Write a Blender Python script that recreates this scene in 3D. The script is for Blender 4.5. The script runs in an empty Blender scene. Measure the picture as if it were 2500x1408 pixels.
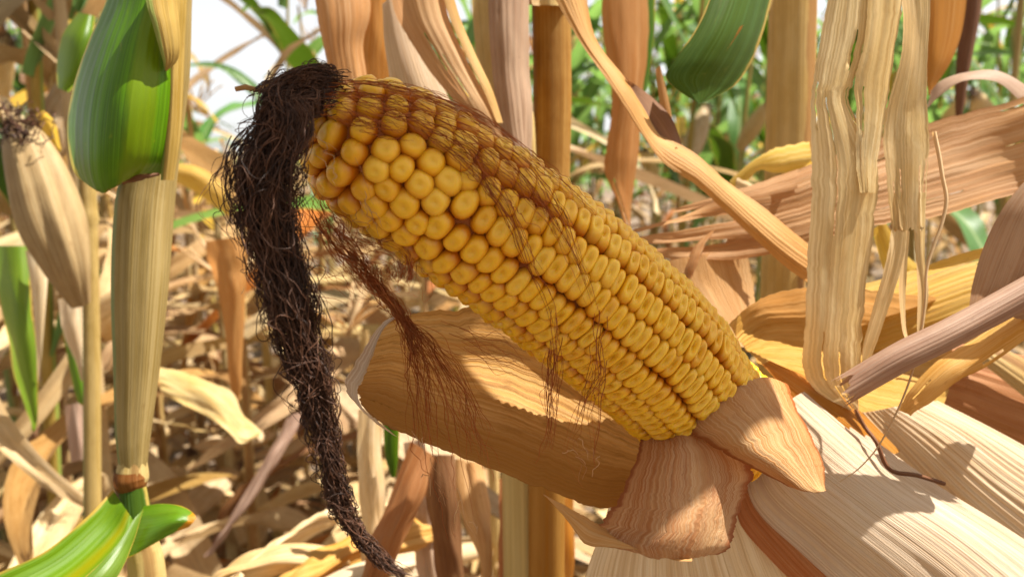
import bpy, math, random
import numpy as np
from mathutils import Vector, Matrix, Euler
R = math.radians
rng = np.random.default_rng(7)
random.seed(7)
scene = bpy.context.scene
COL = scene.collection

# ------------------------------------------------------------------ camera
PW, PH = 2500.0, 1408.0
LENS = 28.0
FPX = LENS / 36.0 * PW
CAM_Z, PITCH = 0.95, -9.0
cd = bpy.data.cameras.new('camera'); cd.lens = LENS; cd.sensor_width = 36
cd.clip_start = 0.01; cd.clip_end = 500
cam = bpy.data.objects.new('camera', cd); COL.objects.link(cam)
cam.location = (0, 0, CAM_Z); cam.rotation_euler = (R(90 + PITCH), 0, 0)
cd.dof.use_dof = True; cd.dof.focus_distance = 0.228; cd.dof.aperture_fstop = 16.0
scene.camera = cam
CM = np.array(Euler((R(90 + PITCH), 0, 0)).to_matrix()); CL = np.array((0, 0, CAM_Z))

# ------------------------------------------------------------------ light
SUN_EL, SUN_AZ = 62.0, 80.0            # azimuth from +Y (behind the ear) towards +X
w = bpy.data.worlds.new('World'); scene.world = w; w.use_nodes = True
nt = w.node_tree
sky = nt.nodes.new('ShaderNodeTexSky'); sky.sky_type = 'NISHITA'; sky.sun_disc = False
sky.sun_elevation = R(SUN_EL); sky.sun_rotation = R(SUN_AZ); sky.dust_density = 1.0; sky.air_density = 1.0
sky.ozone_density = 1.0
nt.nodes['Background'].inputs['Strength'].default_value = 0.064
hs = nt.nodes.new('ShaderNodeHueSaturation'); hs.inputs['Saturation'].default_value = .12     # thin white cloud
nt.links.new(sky.outputs[0], hs.inputs['Color']); nt.links.new(hs.outputs[0], nt.nodes['Background'].inputs['Color'])
sd = bpy.data.lights.new('sun', 'SUN'); sd.energy = 5.0; sd.angle = R(0.5); sd.color = (1.0, 0.95, 0.86)
sun = bpy.data.objects.new('sun', sd); COL.objects.link(sun)
S = Vector((math.cos(R(SUN_EL)) * math.sin(R(SUN_AZ)), math.cos(R(SUN_EL)) * math.cos(R(SUN_AZ)), math.sin(R(SUN_EL))))
sun.rotation_euler = S.to_track_quat('Z', 'Y').to_euler(); sun.location = (0, 0, 6)
scene.view_settings.view_transform = 'Standard'; scene.view_settings.look = 'None'
scene.view_settings.exposure = 1.65; scene.view_settings.gamma = 1.0
scene.cycles.max_bounces = 10; scene.cycles.diffuse_bounces = 3; scene.cycles.transmission_bounces = 6
scene.cycles.use_denoising = True

# ------------------------------------------------------------------ helpers
def at(px, py, d):
    px, py, d = np.broadcast_arrays(np.asarray(px, float), np.asarray(py, float), np.asarray(d, float))
    c = np.stack([(px - PW / 2) / FPX * d, -(py - PH / 2) / FPX * d, -d], -1)
    return c @ CM.T + CL
def to_px(p):
    c = (np.asarray(p) - CL) @ CM
    return c[..., 0] / -c[..., 2] * FPX + PW / 2, -c[..., 1] / -c[..., 2] * FPX + PH / 2, -c[..., 2]
def _h(i, j, s):
    n = (i * 374761393 + j * 668265263 + s * 1274126177) & 0xffffffff
    n = ((n ^ (n >> 13)) * 1274126177) & 0xffffffff
    return ((n ^ (n >> 16)) & 0xffff) / 65535.0 * 2 - 1
def noise2(x, y, s=0):
    x, y = np.broadcast_arrays(np.asarray(x, float), np.asarray(y, float))
    i = np.floor(x).astype(np.int64); j = np.floor(y).astype(np.int64)
    fx = x - i; fy = y - j; fx = fx * fx * (3 - 2 * fx); fy = fy * fy * (3 - 2 * fy)
    a = _h(i, j, s); b = _h(i + 1, j, s); c = _h(i, j + 1, s); d = _h(i + 1, j + 1, s)
    return (a * (1 - fx) + b * fx) * (1 - fy) + (c * (1 - fx) + d * fx) * fy
def cr(P, n):
    """Catmull-Rom through the rows of P (K,...) sampled at n (count or array of 0..1)"""
    P = np.asarray(P, float); K = len(P)
    t = (np.linspace(0, 1, n) if np.isscalar(n) else np.asarray(n)) * (K - 1)
    i = np.clip(np.floor(t).astype(int), 0, K - 2); f = t - i
    f = f.reshape((-1,) + (1,) * (P.ndim - 1))
    E = np.concatenate([(2 * P[0] - P[1])[None], P, (2 * P[-1] - P[-2])[None]])
    p0, p1, p2, p3 = E[i], E[i + 1], E[i + 2], E[i + 3]
    return 0.5 * ((2 * p1) + (-p0 + p2) * f + (2 * p0 - 5 * p1 + 4 * p2 - p3) * f ** 2 + (-p0 + 3 * p1 - 3 * p2 + p3) * f ** 3)

class MB:
    """collects vertices, quads and per-vertex data, then links ONE mesh object"""
    def __init__(s): s.v = []; s.f = []; s.uv = []; s.a = []; s.n = 0
    def add(s, v, f, uv=None, a=None):
        v = np.asarray(v, float).reshape(-1, 3); n = len(v)
        f = np.asarray(f, int)
        s.v.append(v); s.f.extend((f + s.n).tolist()); s.n += n
        s.uv.append(np.zeros((n, 2)) if uv is None else np.asarray(uv, float).reshape(-1, 2))
        s.a.append(np.zeros((n, 3)) if a is None else np.asarray(a, float).reshape(-1, 3))
    def mesh(s, name, mat):
        me = bpy.data.meshes.new(name)
        V = np.concatenate(s.v)
        me.from_pydata(V.tolist(), [], s.f)
        uv = np.concatenate(s.uv); A = np.concatenate(s.a)
        li = np.empty(len(me.loops), dtype=np.int32); me.loops.foreach_get('vertex_index', li)
        l = me.uv_layers.new(name='UVMap'); l.data.foreach_set('uv', uv[li].astype(np.float32).ravel())
        at_ = me.attributes.new('tint', 'FLOAT_VECTOR', 'POINT'); at_.data.foreach_set('vector', A.astype(np.float32).ravel())
        me.polygons.foreach_set('use_smooth', np.ones(len(me.polygons), dtype=bool))
        if mat: me.materials.append(mat)
        me.update(); return me
    def build(s, name, mat, parent=None):
        o = bpy.data.objects.new(name, s.mesh(name, mat)); COL.objects.link(o)
        if parent: o.parent = parent; o.matrix_parent_inverse = Matrix.Translation(-parent.location)
        return o
def tag(o, label=None, cat=None, group=None, kind=None):
    if label: o['label'] = label
    if cat: o['category'] = cat
    if group: o['group'] = group
    if kind: o['kind'] = kind
    return o
def empty(name, loc, label=None, cat=None, group=None):
    o = bpy.data.objects.new(name, None); COL.objects.link(o); o.location = Vector(tuple(map(float, loc))); o.empty_display_size = .02
    return tag(o, label, cat, group)
def grid_faces(nv, nu, wrap=False):
    i = np.arange(nv - 1)[:, None]; j = np.arange(nu if wrap else nu - 1)[None, :]
    j2 = (j + 1) % nu
    return np.stack([i * nu + j, i * nu + j2, (i + 1) * nu + j2, (i + 1) * nu + j], -1).reshape(-1, 4)

def sheet(mb, rows, nu=14, nv=40, seed=0, rag=.0, rag_end=.0, crum=.0, rib=0.0, ribn=10, slits=0, wave=0.0, cupk=1.0):
    """a leaf: rows run along the leaf; a row is (xL,yL,dL,xR,yR,dR,cup) or a list of (px,py,d)"""
    G = []
    K = 5
    if rib: nu = max(nu, ribn * 6 + 1)
    for r in rows:
        if isinstance(r[0], (tuple, list)):
            G.append(cr(np.array([at(*p) for p in r]), K))
        else:
            xl, yl, dl, xr, yr, dr = r[:6]; cup = cupk * r[6] if len(r) > 6 else 0
            u = np.linspace(0, 1, K)
            G.append(at(xl + (xr - xl) * u, yl + (yr - yl) * u, dl + (dr - dl) * u - cup * 4 * u * (1 - u)))
    G = np.array(G)
    v = np.linspace(0, 1, nv); u = np.linspace(0, 1, nu)
    A = cr(G, v)                                   # nv,K,3
    # ragged edges: shrink the u range per v
    vl = v * len(rows)
    def fr(x, s): return .6 * np.abs(noise2(x * 2.3, 0 * x + s, 3)) + .3 * np.abs(noise2(x * 7, 0 * x + s, 4)) + .3 * np.abs(noise2(x * 19, 0 * x + s, 5)) + .22 * np.abs(noise2(x * 47, 0 * x + s, 6)) + .9 * np.maximum(0, noise2(x * 3.1, 0 * x + s + 40, 9) - .55)
    e0 = rag * fr(vl, seed + .5); e1 = rag * fr(vl, seed + 9.5)
    P = np.empty((nv, nu, 3)); 
    for i in range(nv):
        uu = e0[i] + (1 - e0[i] - e1[i]) * u
        P[i] = cr(A[i], uu)
    if rag_end:
        ee = rag_end * (fr(u * 4, seed + 21.5) + .25 * np.abs(noise2(u * 60, 0 * u + seed, 12)))
        for j in range(nu):
            vv = np.clip(v * (1 - ee[j]), 0, 1) * (nv - 1)
            k = np.clip(np.floor(vv).astype(int), 0, nv - 2); f = (vv - k)[:, None]
            P[:, j] = P[k, j] * (1 - f) + P[k + 1, j] * f
    du = np.gradient(P, axis=1); dv = np.gradient(P, axis=0)
    N = np.cross(du, dv); N /= np.linalg.norm(N, axis=-1, keepdims=True) + 1e-12
    wid = np.linalg.norm(du, axis=-1).sum(1).mean(); ln = np.linalg.norm(dv, axis=-1).sum(0).mean()
    U, V = np.meshgrid(u, v)
    X = U * wid; Y = V * ln
    h = 0
    if crum: h = h + crum * (noise2(X * 90, Y * 40, seed) + .5 * noise2(X * 210, Y * 45, seed + 1) + .18 * noise2(X * 500, Y * 40, seed + 2))
    if rib: h = h + rib * (.6 + .6 * noise2(U * ribn * .31, V * 1.3, seed + 6)) * np.sin(U * ribn * 2 * math.pi + 2.2 * noise2(U * ribn * .45, V * .8, seed + 7))
    if wave: h = h + wave * np.abs(2 * U - 1) ** 1.5 * noise2(Y * 40 + 3 * (U > .5), 0 * Y + seed, 8)
    P = P + N * np.asarray(h)[..., None] if np.ndim(h) else P
    F = grid_faces(nv, nu)
    if slits:
        gq = np.random.default_rng(seed + 900); keep = np.ones((nv - 1, nu - 1), bool)
        for q in range(slits):
            j = int(gq.integers(1, nu - 2)); ln_ = gq.uniform(.06, .3)
            a_ = gq.uniform(0, 1 - ln_) if gq.random() < .55 else (1 - ln_)
            i0, i1 = int(a_ * (nv - 1)), int((a_ + ln_) * (nv - 1)); keep[i0:i1, j] = False
            pull = np.sin(np.linspace(0, math.pi if a_ + ln_ < .99 else math.pi / 2, max(i1 - i0, 1)))[:, None] * gq.uniform(-.0012, .0012)
            k0 = max(0, j - 3); P[i0:i1, k0:j + 1] = P[i0:i1, k0:j + 1] + N[i0:i1, k0:j + 1] * pull[..., None]
        F = F[keep.ravel()]
    uv = np.stack([X * 100 + seed * 3.1, Y * 100 + seed * 1.7], -1)
    mb.add(P, F, uv, np.stack([U, V, np.full_like(U, (seed * .37) % 1)], -1))
    return P
def leaf(name, rows, mat, parent=None, label=None, cat=None, group=None, **k):
    mb = MB(); P = sheet(mb, rows, **k)
    if parent is None:                               # a thing of its own: origin at its own middle
        c = P.reshape(-1, 3).mean(0); mb.v = [x - c for x in mb.v]
        o = mb.build(name, mat); o.location = Vector(tuple(c))
    else: o = mb.build(name, mat, parent)
    return tag(o, label, cat, group)
def tubes(mb, P, r, sides=3, tint=0.0):
    """P (S,N,3) polylines, r scalar or (S,N)"""
    P = np.asarray(P, float)
    if P.ndim == 2: P = P[None]
    Sn, N, _ = P.shape
    T = np.gradient(P, axis=1); T /= np.linalg.norm(T, axis=-1, keepdims=True) + 1e-12
    ref = np.array((.31, .87, .38)); a = np.cross(T, ref); a /= np.linalg.norm(a, axis=-1, keepdims=True) + 1e-9
    b = np.cross(T, a)
    r = np.broadcast_to(np.asarray(r, float), (Sn, N))[..., None, None]
    ang = np.arange(sides) / sides * 2 * math.pi
    ring = P[:, :, None, :] + r * (a[:, :, None, :] * np.cos(ang)[None, None, :, None] + b[:, :, None, :] * np.sin(ang)[None, None, :, None])
    f0 = grid_faces(N, sides, True)
    F = (f0[None] + (np.arange(Sn) * N * sides)[:, None, None]).reshape(-1, 4)
    ln = np.linalg.norm(np.diff(P, axis=1), axis=-1).mean(1) * N if N > 1 else np.zeros(Sn)
    V = np.broadcast_to(np.linspace(0, 1, N)[None, :, None], (Sn, N, sides))
    U = np.broadcast_to((np.arange(sides) / sides)[None, None, :], (Sn, N, sides))
    tt = np.broadcast_to(np.reshape(np.asarray(tint, float), (-1, 1, 1)), (Sn, N, sides)) if np.ndim(tint) else np.full((Sn, N, sides), tint)
    rr = float(r.mean()) * 2 * math.pi * 100
    mb.add(ring, F, np.stack([U * rr, V * ln[:, None, None] * 100], -1), np.stack([U, V, tt], -1))

def stalk_mesh(mb, pts, nodes=(), sides=28, n=60, ridge=.03, seed=0, flat=1.0):
    """pts: list of (px,py,depth,halfwidth_px): a ribbed tapering stalk"""
    pts = np.array(pts, float)
    C = cr(np.array([at(*p[:3]) for p in pts]), n); r = cr(pts[:, 3] * pts[:, 2] / FPX, n)
    T = np.gradient(C, axis=0); T /= np.linalg.norm(T, axis=1, keepdims=True)
    view = CM[:, 2]
    a = np.cross(T, view); a /= np.linalg.norm(a, axis=1, keepdims=True); b = np.cross(a, T)
    v = np.linspace(0, 1, n)
    for nd, amp, wd in nodes: r = r * (1 + amp * np.exp(-((v - nd) / wd) ** 2))
    ang = np.arange(sides) / sides * 2 * math.pi
    A, V = np.meshgrid(ang, v)
    k = 1 + ridge * np.sin(A * 9 + seed) * .5 + ridge * noise2(A * 5, V * 3, seed)
    P = C[:, None] + (r[:, None] * k)[..., None] * (a[:, None] * np.cos(A)[..., None] + flat * b[:, None] * np.sin(A)[..., None])
    ln = np.linalg.norm(np.diff(C, axis=0), axis=1).sum()
    # seam is at the back
    uv = np.stack([np.abs(((A / (2 * math.pi) + .25) % 1) - .5) * 2 * r.mean() * math.pi * 100, V * ln * 100], -1)
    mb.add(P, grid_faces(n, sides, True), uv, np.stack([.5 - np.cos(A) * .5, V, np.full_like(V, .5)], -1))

# ------------------------------------------------------------------ materials
def nmat(name):
    m = bpy.data.materials.new(name); m.use_nodes = True
    t = m.node_tree; t.nodes.clear(); return m, t
class NT:
    def __init__(s, t): s.t = t
    def n(s, typ, ins=None, **kw):
        x = s.t.nodes.new('ShaderNode' + typ)
        for k, v in kw.items(): setattr(x, k, v)
        for k, v in (ins or {}).items():
            if isinstance(v, bpy.types.NodeSocket): s.t.links.new(v, x.inputs[k])
            elif isinstance(v, (tuple, list)) and len(v) == 3 and x.inputs[k].type == 'RGBA': x.inputs[k].default_value = (*v, 1)
            else: x.inputs[k].default_value = v
        return x
    def math(s, op, a, b=0.0, c=None, clamp=False):
        x = s.n('Math', {0: a, 1: b} if c is None else {0: a, 1: b, 2: c}, operation=op); x.use_clamp = clamp; return x.outputs[0]
    def mix(s, f, a, b, typ='MIX'):
        x = s.n('Mix', None, data_type='RGBA', blend_type=typ)
        for i, v in ((0, f), (6, a), (7, b)):
            if isinstance(v, bpy.types.NodeSocket): s.t.links.new(v, x.inputs[i])
            else: x.inputs[i].default_value = (*v, 1) if isinstance(v, (tuple, list)) else v
        return x.outputs[2]
    def ramp(s, f, lo, hi):
        x = s.n('MapRange', {0: f, 1: lo, 2: hi, 3: 0.0, 4: 1.0}); x.interpolation_type = 'SMOOTHSTEP'; return x.outputs[0]
    def noise(s, vec, scale=1.0, detail=3.0, rough=.55):
        return s.n('TexNoise', {'Vector': vec, 'Scale': scale, 'Detail': detail, 'Roughness': rough}).outputs['Fac']

def leaf_mat(name, c1, c2, fibre, tcol, trans=.45, fib=14.0, ribs=4.0, rough=.6, bump=.5, ribdark=.25, spots=.25,
             spotcol=(.10, .045, .02), edge=None, edge_w=.12, tip=None, blotch=.6, spec=.18, vein=None, midrib=None, base=None, band=None, dirt=0.0, soft=.04):
    m, t = nmat(name); N = NT(t)
    uv = N.n('UVMap', uv_map='UVMap').outputs[0]
    oi = N.n('ObjectInfo').outputs['Random']
    off = N.n('CombineXYZ', {0: N.math('MULTIPLY', oi, 37.0), 1: N.math('MULTIPLY', oi, 91.0), 2: oi}).outputs[0]
    vec = N.n('VectorMath', {0: uv, 1: off}, operation='ADD').outputs[0]
    att = N.n('Attribute', attribute_name='tint').outputs['Vector']
    sp = N.n('SeparateXYZ', {0: att}); U, V, Z = sp.outputs
    vf = N.n('VectorMath', {0: vec, 1: (fib * 2, .08, 1)}, operation='MULTIPLY').outputs[0]
    fine = N.noise(vf, 1.0, 5.0, .68)
    vb = N.n('VectorMath', {0: vec, 1: (1.1, .33, 1)}, operation='MULTIPLY').outputs[0]
    blo = N.noise(vb, 1.0, 4.0, .6)
    vr = N.n('VectorMath', {0: vec, 1: (.9, .25, 1)}, operation='MULTIPLY').outputs[0]
    jit = N.noise(vr, 1.0, 2.0)
    rib = N.noise(N.n('VectorMath', {0: vec, 1: (ribs * 4.5, .03, 1)}, operation='MULTIPLY').outputs[0], 1.0, 2.0, .5)
    rib = N.ramp(rib, .38, .64)
    col = N.mix(N.ramp(blo, .5 - blotch * .3, .5 + blotch * .3), c1, c2)
    col = N.mix(N.math('MULTIPLY', N.ramp(fine, .42, .68), .8), col, fibre)
    col = N.mix(N.math('MULTIPLY', N.math('POWER', rib, 2.0), ribdark), col, vein or tuple(x * .45 for x in c1))
    iso = N.noise(N.n('VectorMath', {0: vec, 1: (3.0, 1.6, 1)}, operation='MULTIPLY').outputs[0], 1.0, 5.0, .65)
    if spots: col = N.mix(N.math('MULTIPLY', N.ramp(iso, .62, .74), spots), col, spotcol)
    if dirt:
        dn = N.noise(N.n('VectorMath', {0: vec, 1: (5.0, .9, 1)}, operation='MULTIPLY').outputs[0], 1.0, 5.0, .7)
        col = N.mix(N.math('MULTIPLY', N.ramp(dn, .5, .68), dirt), col, spotcol)
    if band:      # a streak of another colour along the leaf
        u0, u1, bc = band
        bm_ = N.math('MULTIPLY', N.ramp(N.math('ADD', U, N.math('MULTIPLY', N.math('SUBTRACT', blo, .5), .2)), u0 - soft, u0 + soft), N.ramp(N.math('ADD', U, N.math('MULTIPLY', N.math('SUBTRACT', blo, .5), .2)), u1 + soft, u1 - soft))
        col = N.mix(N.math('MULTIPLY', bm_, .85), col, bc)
    ed = N.math('ABSOLUTE', N.math('MULTIPLY_ADD', U, 2.0, -1.0))
    ed = N.math('ADD', ed, N.math('MULTIPLY', N.math('SUBTRACT', blo, .5), .35))
    tc = N.mix(.62, tuple(.9 * x for x in tcol), col)
    if edge: 
        ef = N.ramp(ed, 1 - edge_w * 1.6, 1 - edge_w * .3); col = N.mix(ef, col, edge); tc = N.mix(ef, tc, edge)
    if tip:
        tv = N.math('ADD', V, N.math('MULTIPLY', N.math('SUBTRACT', blo, .5), .3)); tf = N.ramp(tv, tip[1], tip[1] + .08)
        col = N.mix(tf, col, tip[0]); tc = N.mix(tf, tc, tip[0])
    if midrib:
        mf = N.ramp(N.math('ABSOLUTE', N.math('SUBTRACT', U, .5)), .05, .025); col = N.mix(mf, col, midrib)
    # every leaf a little lighter, darker or redder than the next
    hv = N.n('HueSaturation', {'Hue': N.math('MULTIPLY_ADD', oi, .016, .492), 'Saturation': N.math('MULTIPLY_ADD', N.math('FRACT', N.math('MULTIPLY', oi, 7.3)), .25, .98),
                               'Value': N.math('MULTIPLY_ADD', N.math('FRACT', N.math('MULTIPLY', oi, 13.7)), .30, .70), 'Color': col}).outputs[0]
    ht = N.math('ADD', N.math('MULTIPLY', fine, .7), N.math('MULTIPLY', rib, .5))
    ht = N.math('ADD', ht, N.math('MULTIPLY', iso, .5))
    bp = N.n('Bump', {'Height': ht, 'Strength': bump, 'Distance': .00035}).outputs[0]
    pb = N.n('BsdfPrincipled', {'Base Color': hv, 'Roughness': rough, 'Specular IOR Level': spec, 'Normal': bp})
    tr = N.n('BsdfTranslucent', {'Color': tc, 'Normal': bp})
    mx = N.n('MixShader', {0: trans, 1: pb.outputs[0], 2: tr.outputs[0]})
    o = N.n('OutputMaterial', {0: mx.outputs[0]})
    return m
MT = {}
MT['tan'] = leaf_mat('dry_leaf_tan', (.44, .23, .08), (.58, .36, .16), (.66, .45, .23), (.85, .38, .08), .36, spots=.3)
MT['pale'] = leaf_mat('dry_leaf_pale', (.68, .50, .27), (.79, .65, .42), (.44, .28, .13), (.88, .60, .28), .34, fib=7, ribs=1.6, ribdark=.4, spots=.35, dirt=.3, spotcol=(.30, .17, .07))
MT['mauve'] = leaf_mat('dry_leaf_mauve', (.33, .205, .14), (.44, .30, .215), (.53, .40, .30), (.58, .27, .10), .30, ribdark=.15, spots=.35)
MT['pink'] = leaf_mat('dry_leaf_pink', (.40, .215, .105), (.52, .315, .17), (.66, .49, .32), (.76, .32, .10), .42, spots=.2)
MT['orange'] = leaf_mat('dry_leaf_orange', (.44, .17, .045), (.52, .24, .08), (.60, .36, .17), (.72, .32, .08), .5, spots=.4)
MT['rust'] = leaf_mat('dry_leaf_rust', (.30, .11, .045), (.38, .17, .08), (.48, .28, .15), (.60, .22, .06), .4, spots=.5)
MT['husk'] = leaf_mat('husk_cream', (.66, .49, .31), (.74, .60, .42), (.80, .69, .52), (.90, .55, .24), .32, ribs=4.2, ribdark=.5, vein=(.38, .23, .12), fib=11, bump=.9, spots=.15)
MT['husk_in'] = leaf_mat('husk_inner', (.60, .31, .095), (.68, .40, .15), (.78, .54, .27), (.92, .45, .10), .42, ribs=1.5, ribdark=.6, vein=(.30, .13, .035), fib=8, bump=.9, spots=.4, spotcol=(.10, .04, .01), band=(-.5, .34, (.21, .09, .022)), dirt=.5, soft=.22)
MT['flap'] = leaf_mat('husk_flap', (.37, .17, .08), (.52, .32, .17), (.62, .46, .29), (.80, .36, .10), .36, fib=13, ribs=1.6, ribdark=.15, bump=.9, spots=.4, spotcol=(.20, .07, .04), edge=(.30, .12, .06), edge_w=.09, dirt=.25)
MT['yellow'] = leaf_mat('leaf_yellowing', (.60, .36, .05), (.68, .46, .11), (.76, .58, .25), (.95, .58, .04), .5, spots=.4)
MT['green'] = leaf_mat('leaf_green', (.030, .062, .002), (.046, .086, .003), (.065, .115, .010), (.16, .30, .01), .20, fib=14, ribs=3.0, ribdark=.35, vein=(.10, .21, .06), rough=.45, spec=.14, bump=.25, spots=.1, spotcol=(.4, .4, .1), edge=(.42, .30, .07), edge_w=.05)
MT['lime'] = leaf_mat('leaf_light_green', (.085, .165, .010), (.135, .23, .018), (.18, .28, .05), (.38, .58, .03), .45, fib=14, ribs=3.0, ribdark=.35, vein=(.16, .28, .06), rough=.4, spec=.4, bump=.25, spots=.15, spotcol=(.4, .3, .06), edge=(.50, .34, .07), edge_w=.06)
MT['limetip'] = leaf_mat('leaf_light_green_dead_tip', (.07, .16, .012), (.12, .22, .02), (.14, .26, .05), (.36, .52, .03), .4, fib=14, ribs=3.0, rough=.4, spec=.4, bump=.25, spots=.15, edge=(.50, .34, .07), edge_w=.05, tip=((.52, .24, .05), .72))
MT['limeband'] = leaf_mat('leaf_light_green_yellow_band', (.085, .165, .010), (.135, .23, .018), (.18, .28, .05), (.38, .58, .03), .45, fib=14, ribs=3.0, ribdark=.35, vein=(.16, .28, .06), rough=.48, spec=.15, bump=.25, spots=.15, spotcol=(.4, .3, .06), edge=(.50, .34, .10), edge_w=.10, band=(.60, .76, (.26, .235, .02)), soft=.07)
MT['bluegreen'] = leaf_mat('leaf_bluish_green', (.075, .16, .05), (.11, .22, .075), (.17, .28, .12), (.36, .58, .07), .45, fib=10, ribs=3.0, ribdark=.15, rough=.42, bump=.25, spots=.1, midrib=(.36, .42, .22))
MT['sheathgreen'] = leaf_mat('leaf_base_green', (.045, .105, .005), (.075, .155, .010), (.12, .20, .03), (.18, .40, .015), .24, fib=9, ribs=2.1, ribdark=.5, vein=(.16, .28, .06), rough=.38, spec=.28, bump=.25, spots=.2, spotcol=(.5, .42, .08), edge=(.50, .42, .10), edge_w=.06, tip=((.30, .12, .04), .955), band=(.50, .72, (.15, .21, .01)))
MT['stalk'] = leaf_mat('stalk_green_tan', (.30, .205, .06), (.41, .295, .11), (.55, .43, .21), (.6, .42, .10), .12, fib=16, ribs=4.5, ribdark=.35, bump=.7, spots=.4, spotcol=(.20, .095, .035), band=(-.3, .2, (.22, .28, .09)))
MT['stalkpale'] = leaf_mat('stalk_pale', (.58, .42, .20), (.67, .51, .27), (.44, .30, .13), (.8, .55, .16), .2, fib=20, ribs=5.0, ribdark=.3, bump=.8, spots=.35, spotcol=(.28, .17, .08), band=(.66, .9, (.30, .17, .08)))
MT['stalkamber'] = leaf_mat('stalk_amber', (.30, .14, .03), (.40, .215, .06), (.52, .34, .13), (.85, .40, .05), .3, fib=18, ribs=5.0, ribdark=.35, bump=.6, spots=.3)
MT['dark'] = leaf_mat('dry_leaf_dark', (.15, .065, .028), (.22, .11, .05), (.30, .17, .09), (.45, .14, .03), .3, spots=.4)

MT['fieldtan'] = leaf_mat('field_leaf_tan', (.27, .155, .065), (.40, .26, .125), (.50, .36, .20), (.62, .30, .08), .34, spots=.5, dirt=.3, blotch=.9)
MT['fieldpale'] = leaf_mat('field_leaf_straw', (.44, .31, .16), (.58, .45, .26), (.36, .24, .12), (.70, .42, .16), .32, spots=.5, dirt=.35, blotch=.9)
MT['fieldbrown'] = leaf_mat('field_leaf_brown', (.17, .085, .04), (.27, .15, .08), (.38, .25, .14), (.5, .2, .05), .32, spots=.5, blotch=.9)
MT['weathered'] = leaf_mat('husk_weathered', (.26, .17, .09), (.38, .27, .155), (.48, .37, .23), (.6, .36, .15), .15, ribs=2.5, spots=.5, dirt=.3, spotcol=(.2, .12, .07))

def hair_mat(name, c1, c2, rough=.55, trans=.15, tc=(.4, .12, .03)):
    m, t = nmat(name); N = NT(t)
    sp = N.n('SeparateXYZ', {0: N.n('Attribute', attribute_name='tint').outputs['Vector']})
    geo = N.n('NewGeometry').outputs['Position']
    nz = N.noise(geo, 120.0, 3.0)
    col = N.mix(N.math('ADD', sp.outputs[2], N.math('MULTIPLY', N.math('SUBTRACT', nz, .5), 1.2), clamp=True), c1, c2)
    pb = N.n('BsdfPrincipled', {'Base Color': col, 'Roughness': rough, 'Specular IOR Level': .22})
    tr = N.n('BsdfTranslucent', {'Color': tc})
    N.n('OutputMaterial', {0: N.n('MixShader', {0: trans, 1: pb.outputs[0], 2: tr.outputs[0]}).outputs[0]})
    return m
MT['silkdark'] = hair_mat('silk_dark', (.020, .009, .005), (.105, .044, .022), .55, .05)
MT['silkred'] = hair_mat('silk_red', (.17, .040, .008), (.42, .15, .04), .45, .4, (.75, .24, .05))
MT['silkblond'] = hair_mat('silk_blond', (.30, .13, .05), (.62, .42, .22), .5, .3, (.8, .45, .18))
MT['tassel'] = hair_mat('tassel', (.42, .28, .14), (.6, .45, .26), .6, .3, (.8, .5, .2))

def kernel_mat():
    m, t = nmat('kernel'); N = NT(t)
    sp = N.n('SeparateXYZ', {0: N.n('Attribute', attribute_name='tint').outputs['Vector']})
    crown, rnd, dent = sp.outputs
    geo = N.n('NewGeometry').outputs['Position']
    nz = N.noise(geo, 420.0, 4.0); big = N.noise(geo, 55.0, 2.0)
    col = N.mix(N.ramp(crown, .25, .92), (.48, .135, .002), (.80, .44, .011))  # own orange sides, deepened in the colour for the shade between kernels
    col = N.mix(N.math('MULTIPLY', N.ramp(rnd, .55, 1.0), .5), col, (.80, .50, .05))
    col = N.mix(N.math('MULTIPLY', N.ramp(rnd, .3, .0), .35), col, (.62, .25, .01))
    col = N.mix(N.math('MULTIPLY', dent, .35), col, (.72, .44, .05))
    col = N.mix(N.math('MULTIPLY', N.ramp(nz, .58, .74), .10), col, (.50, .20, .02))
    col = N.mix(N.math('MULTIPLY', N.ramp(big, .5, .75), .2), col, (.70, .30, .01))
    bp = N.n('Bump', {'Height': N.math('ADD', nz, N.math('MULTIPLY', N.noise(geo, 1500.0, 2.0), .3)), 'Strength': .22, 'Distance': .0006}).outputs[0]
    pb = N.n('BsdfPrincipled', {'Base Color': col, 'Roughness': N.math('MULTIPLY_ADD', nz, .22, .24), 'Specular IOR Level': .45, 'Normal': bp,
                                'Subsurface Weight': .35, 'Subsurface Radius': (1.0, .45, .08), 'Subsurface Scale': .0022})
    N.n('OutputMaterial', {0: pb.outputs[0]}); return m
MT['kernel'] = kernel_mat()
m_, t_ = nmat('cob'); N_ = NT(t_); N_.n('OutputMaterial', {0: N_.n('BsdfPrincipled', {'Base Color': (.30, .085, .012), 'Roughness': .8}).outputs[0]}); MT['cob'] = m_

# ------------------------------------------------------------------ ground
def ground():
    m, t = nmat('soil'); N = NT(t)
    geo = N.n('NewGeometry').outputs['Position']
    a = N.noise(geo, 3.0, 6.0); b = N.noise(geo, 22.0, 5.0, .7)
    col = N.mix(N.ramp(a, .35, .65), (.075, .05, .032), (.16, .11, .07))
    col = N.mix(N.ramp(b, .5, .68), col, (.30, .21, .12))
    bp = N.n('Bump', {'Height': b, 'Strength': .9, 'Distance': .03}).outputs[0]
    pb = N.n('BsdfPrincipled', {'Base Color': col, 'Roughness': .95, 'Normal': bp}); N.n('OutputMaterial', {0: pb.outputs[0]})
    g = np.concatenate([-np.geomspace(300, .5, 40), np.linspace(-.4, .4, 9), np.geomspace(.5, 300, 40)])
    X, Y = np.meshgrid(g, g); Z = .035 * noise2(X * 1.6, Y * 1.6, 3) + .015 * noise2(X * 5, Y * 5, 4)
    mb = MB(); mb.add(np.stack([X, Y, Z], -1), grid_faces(len(g), len(g)))
    tag(mb.build('ground', m), kind='structure')
ground()

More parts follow.
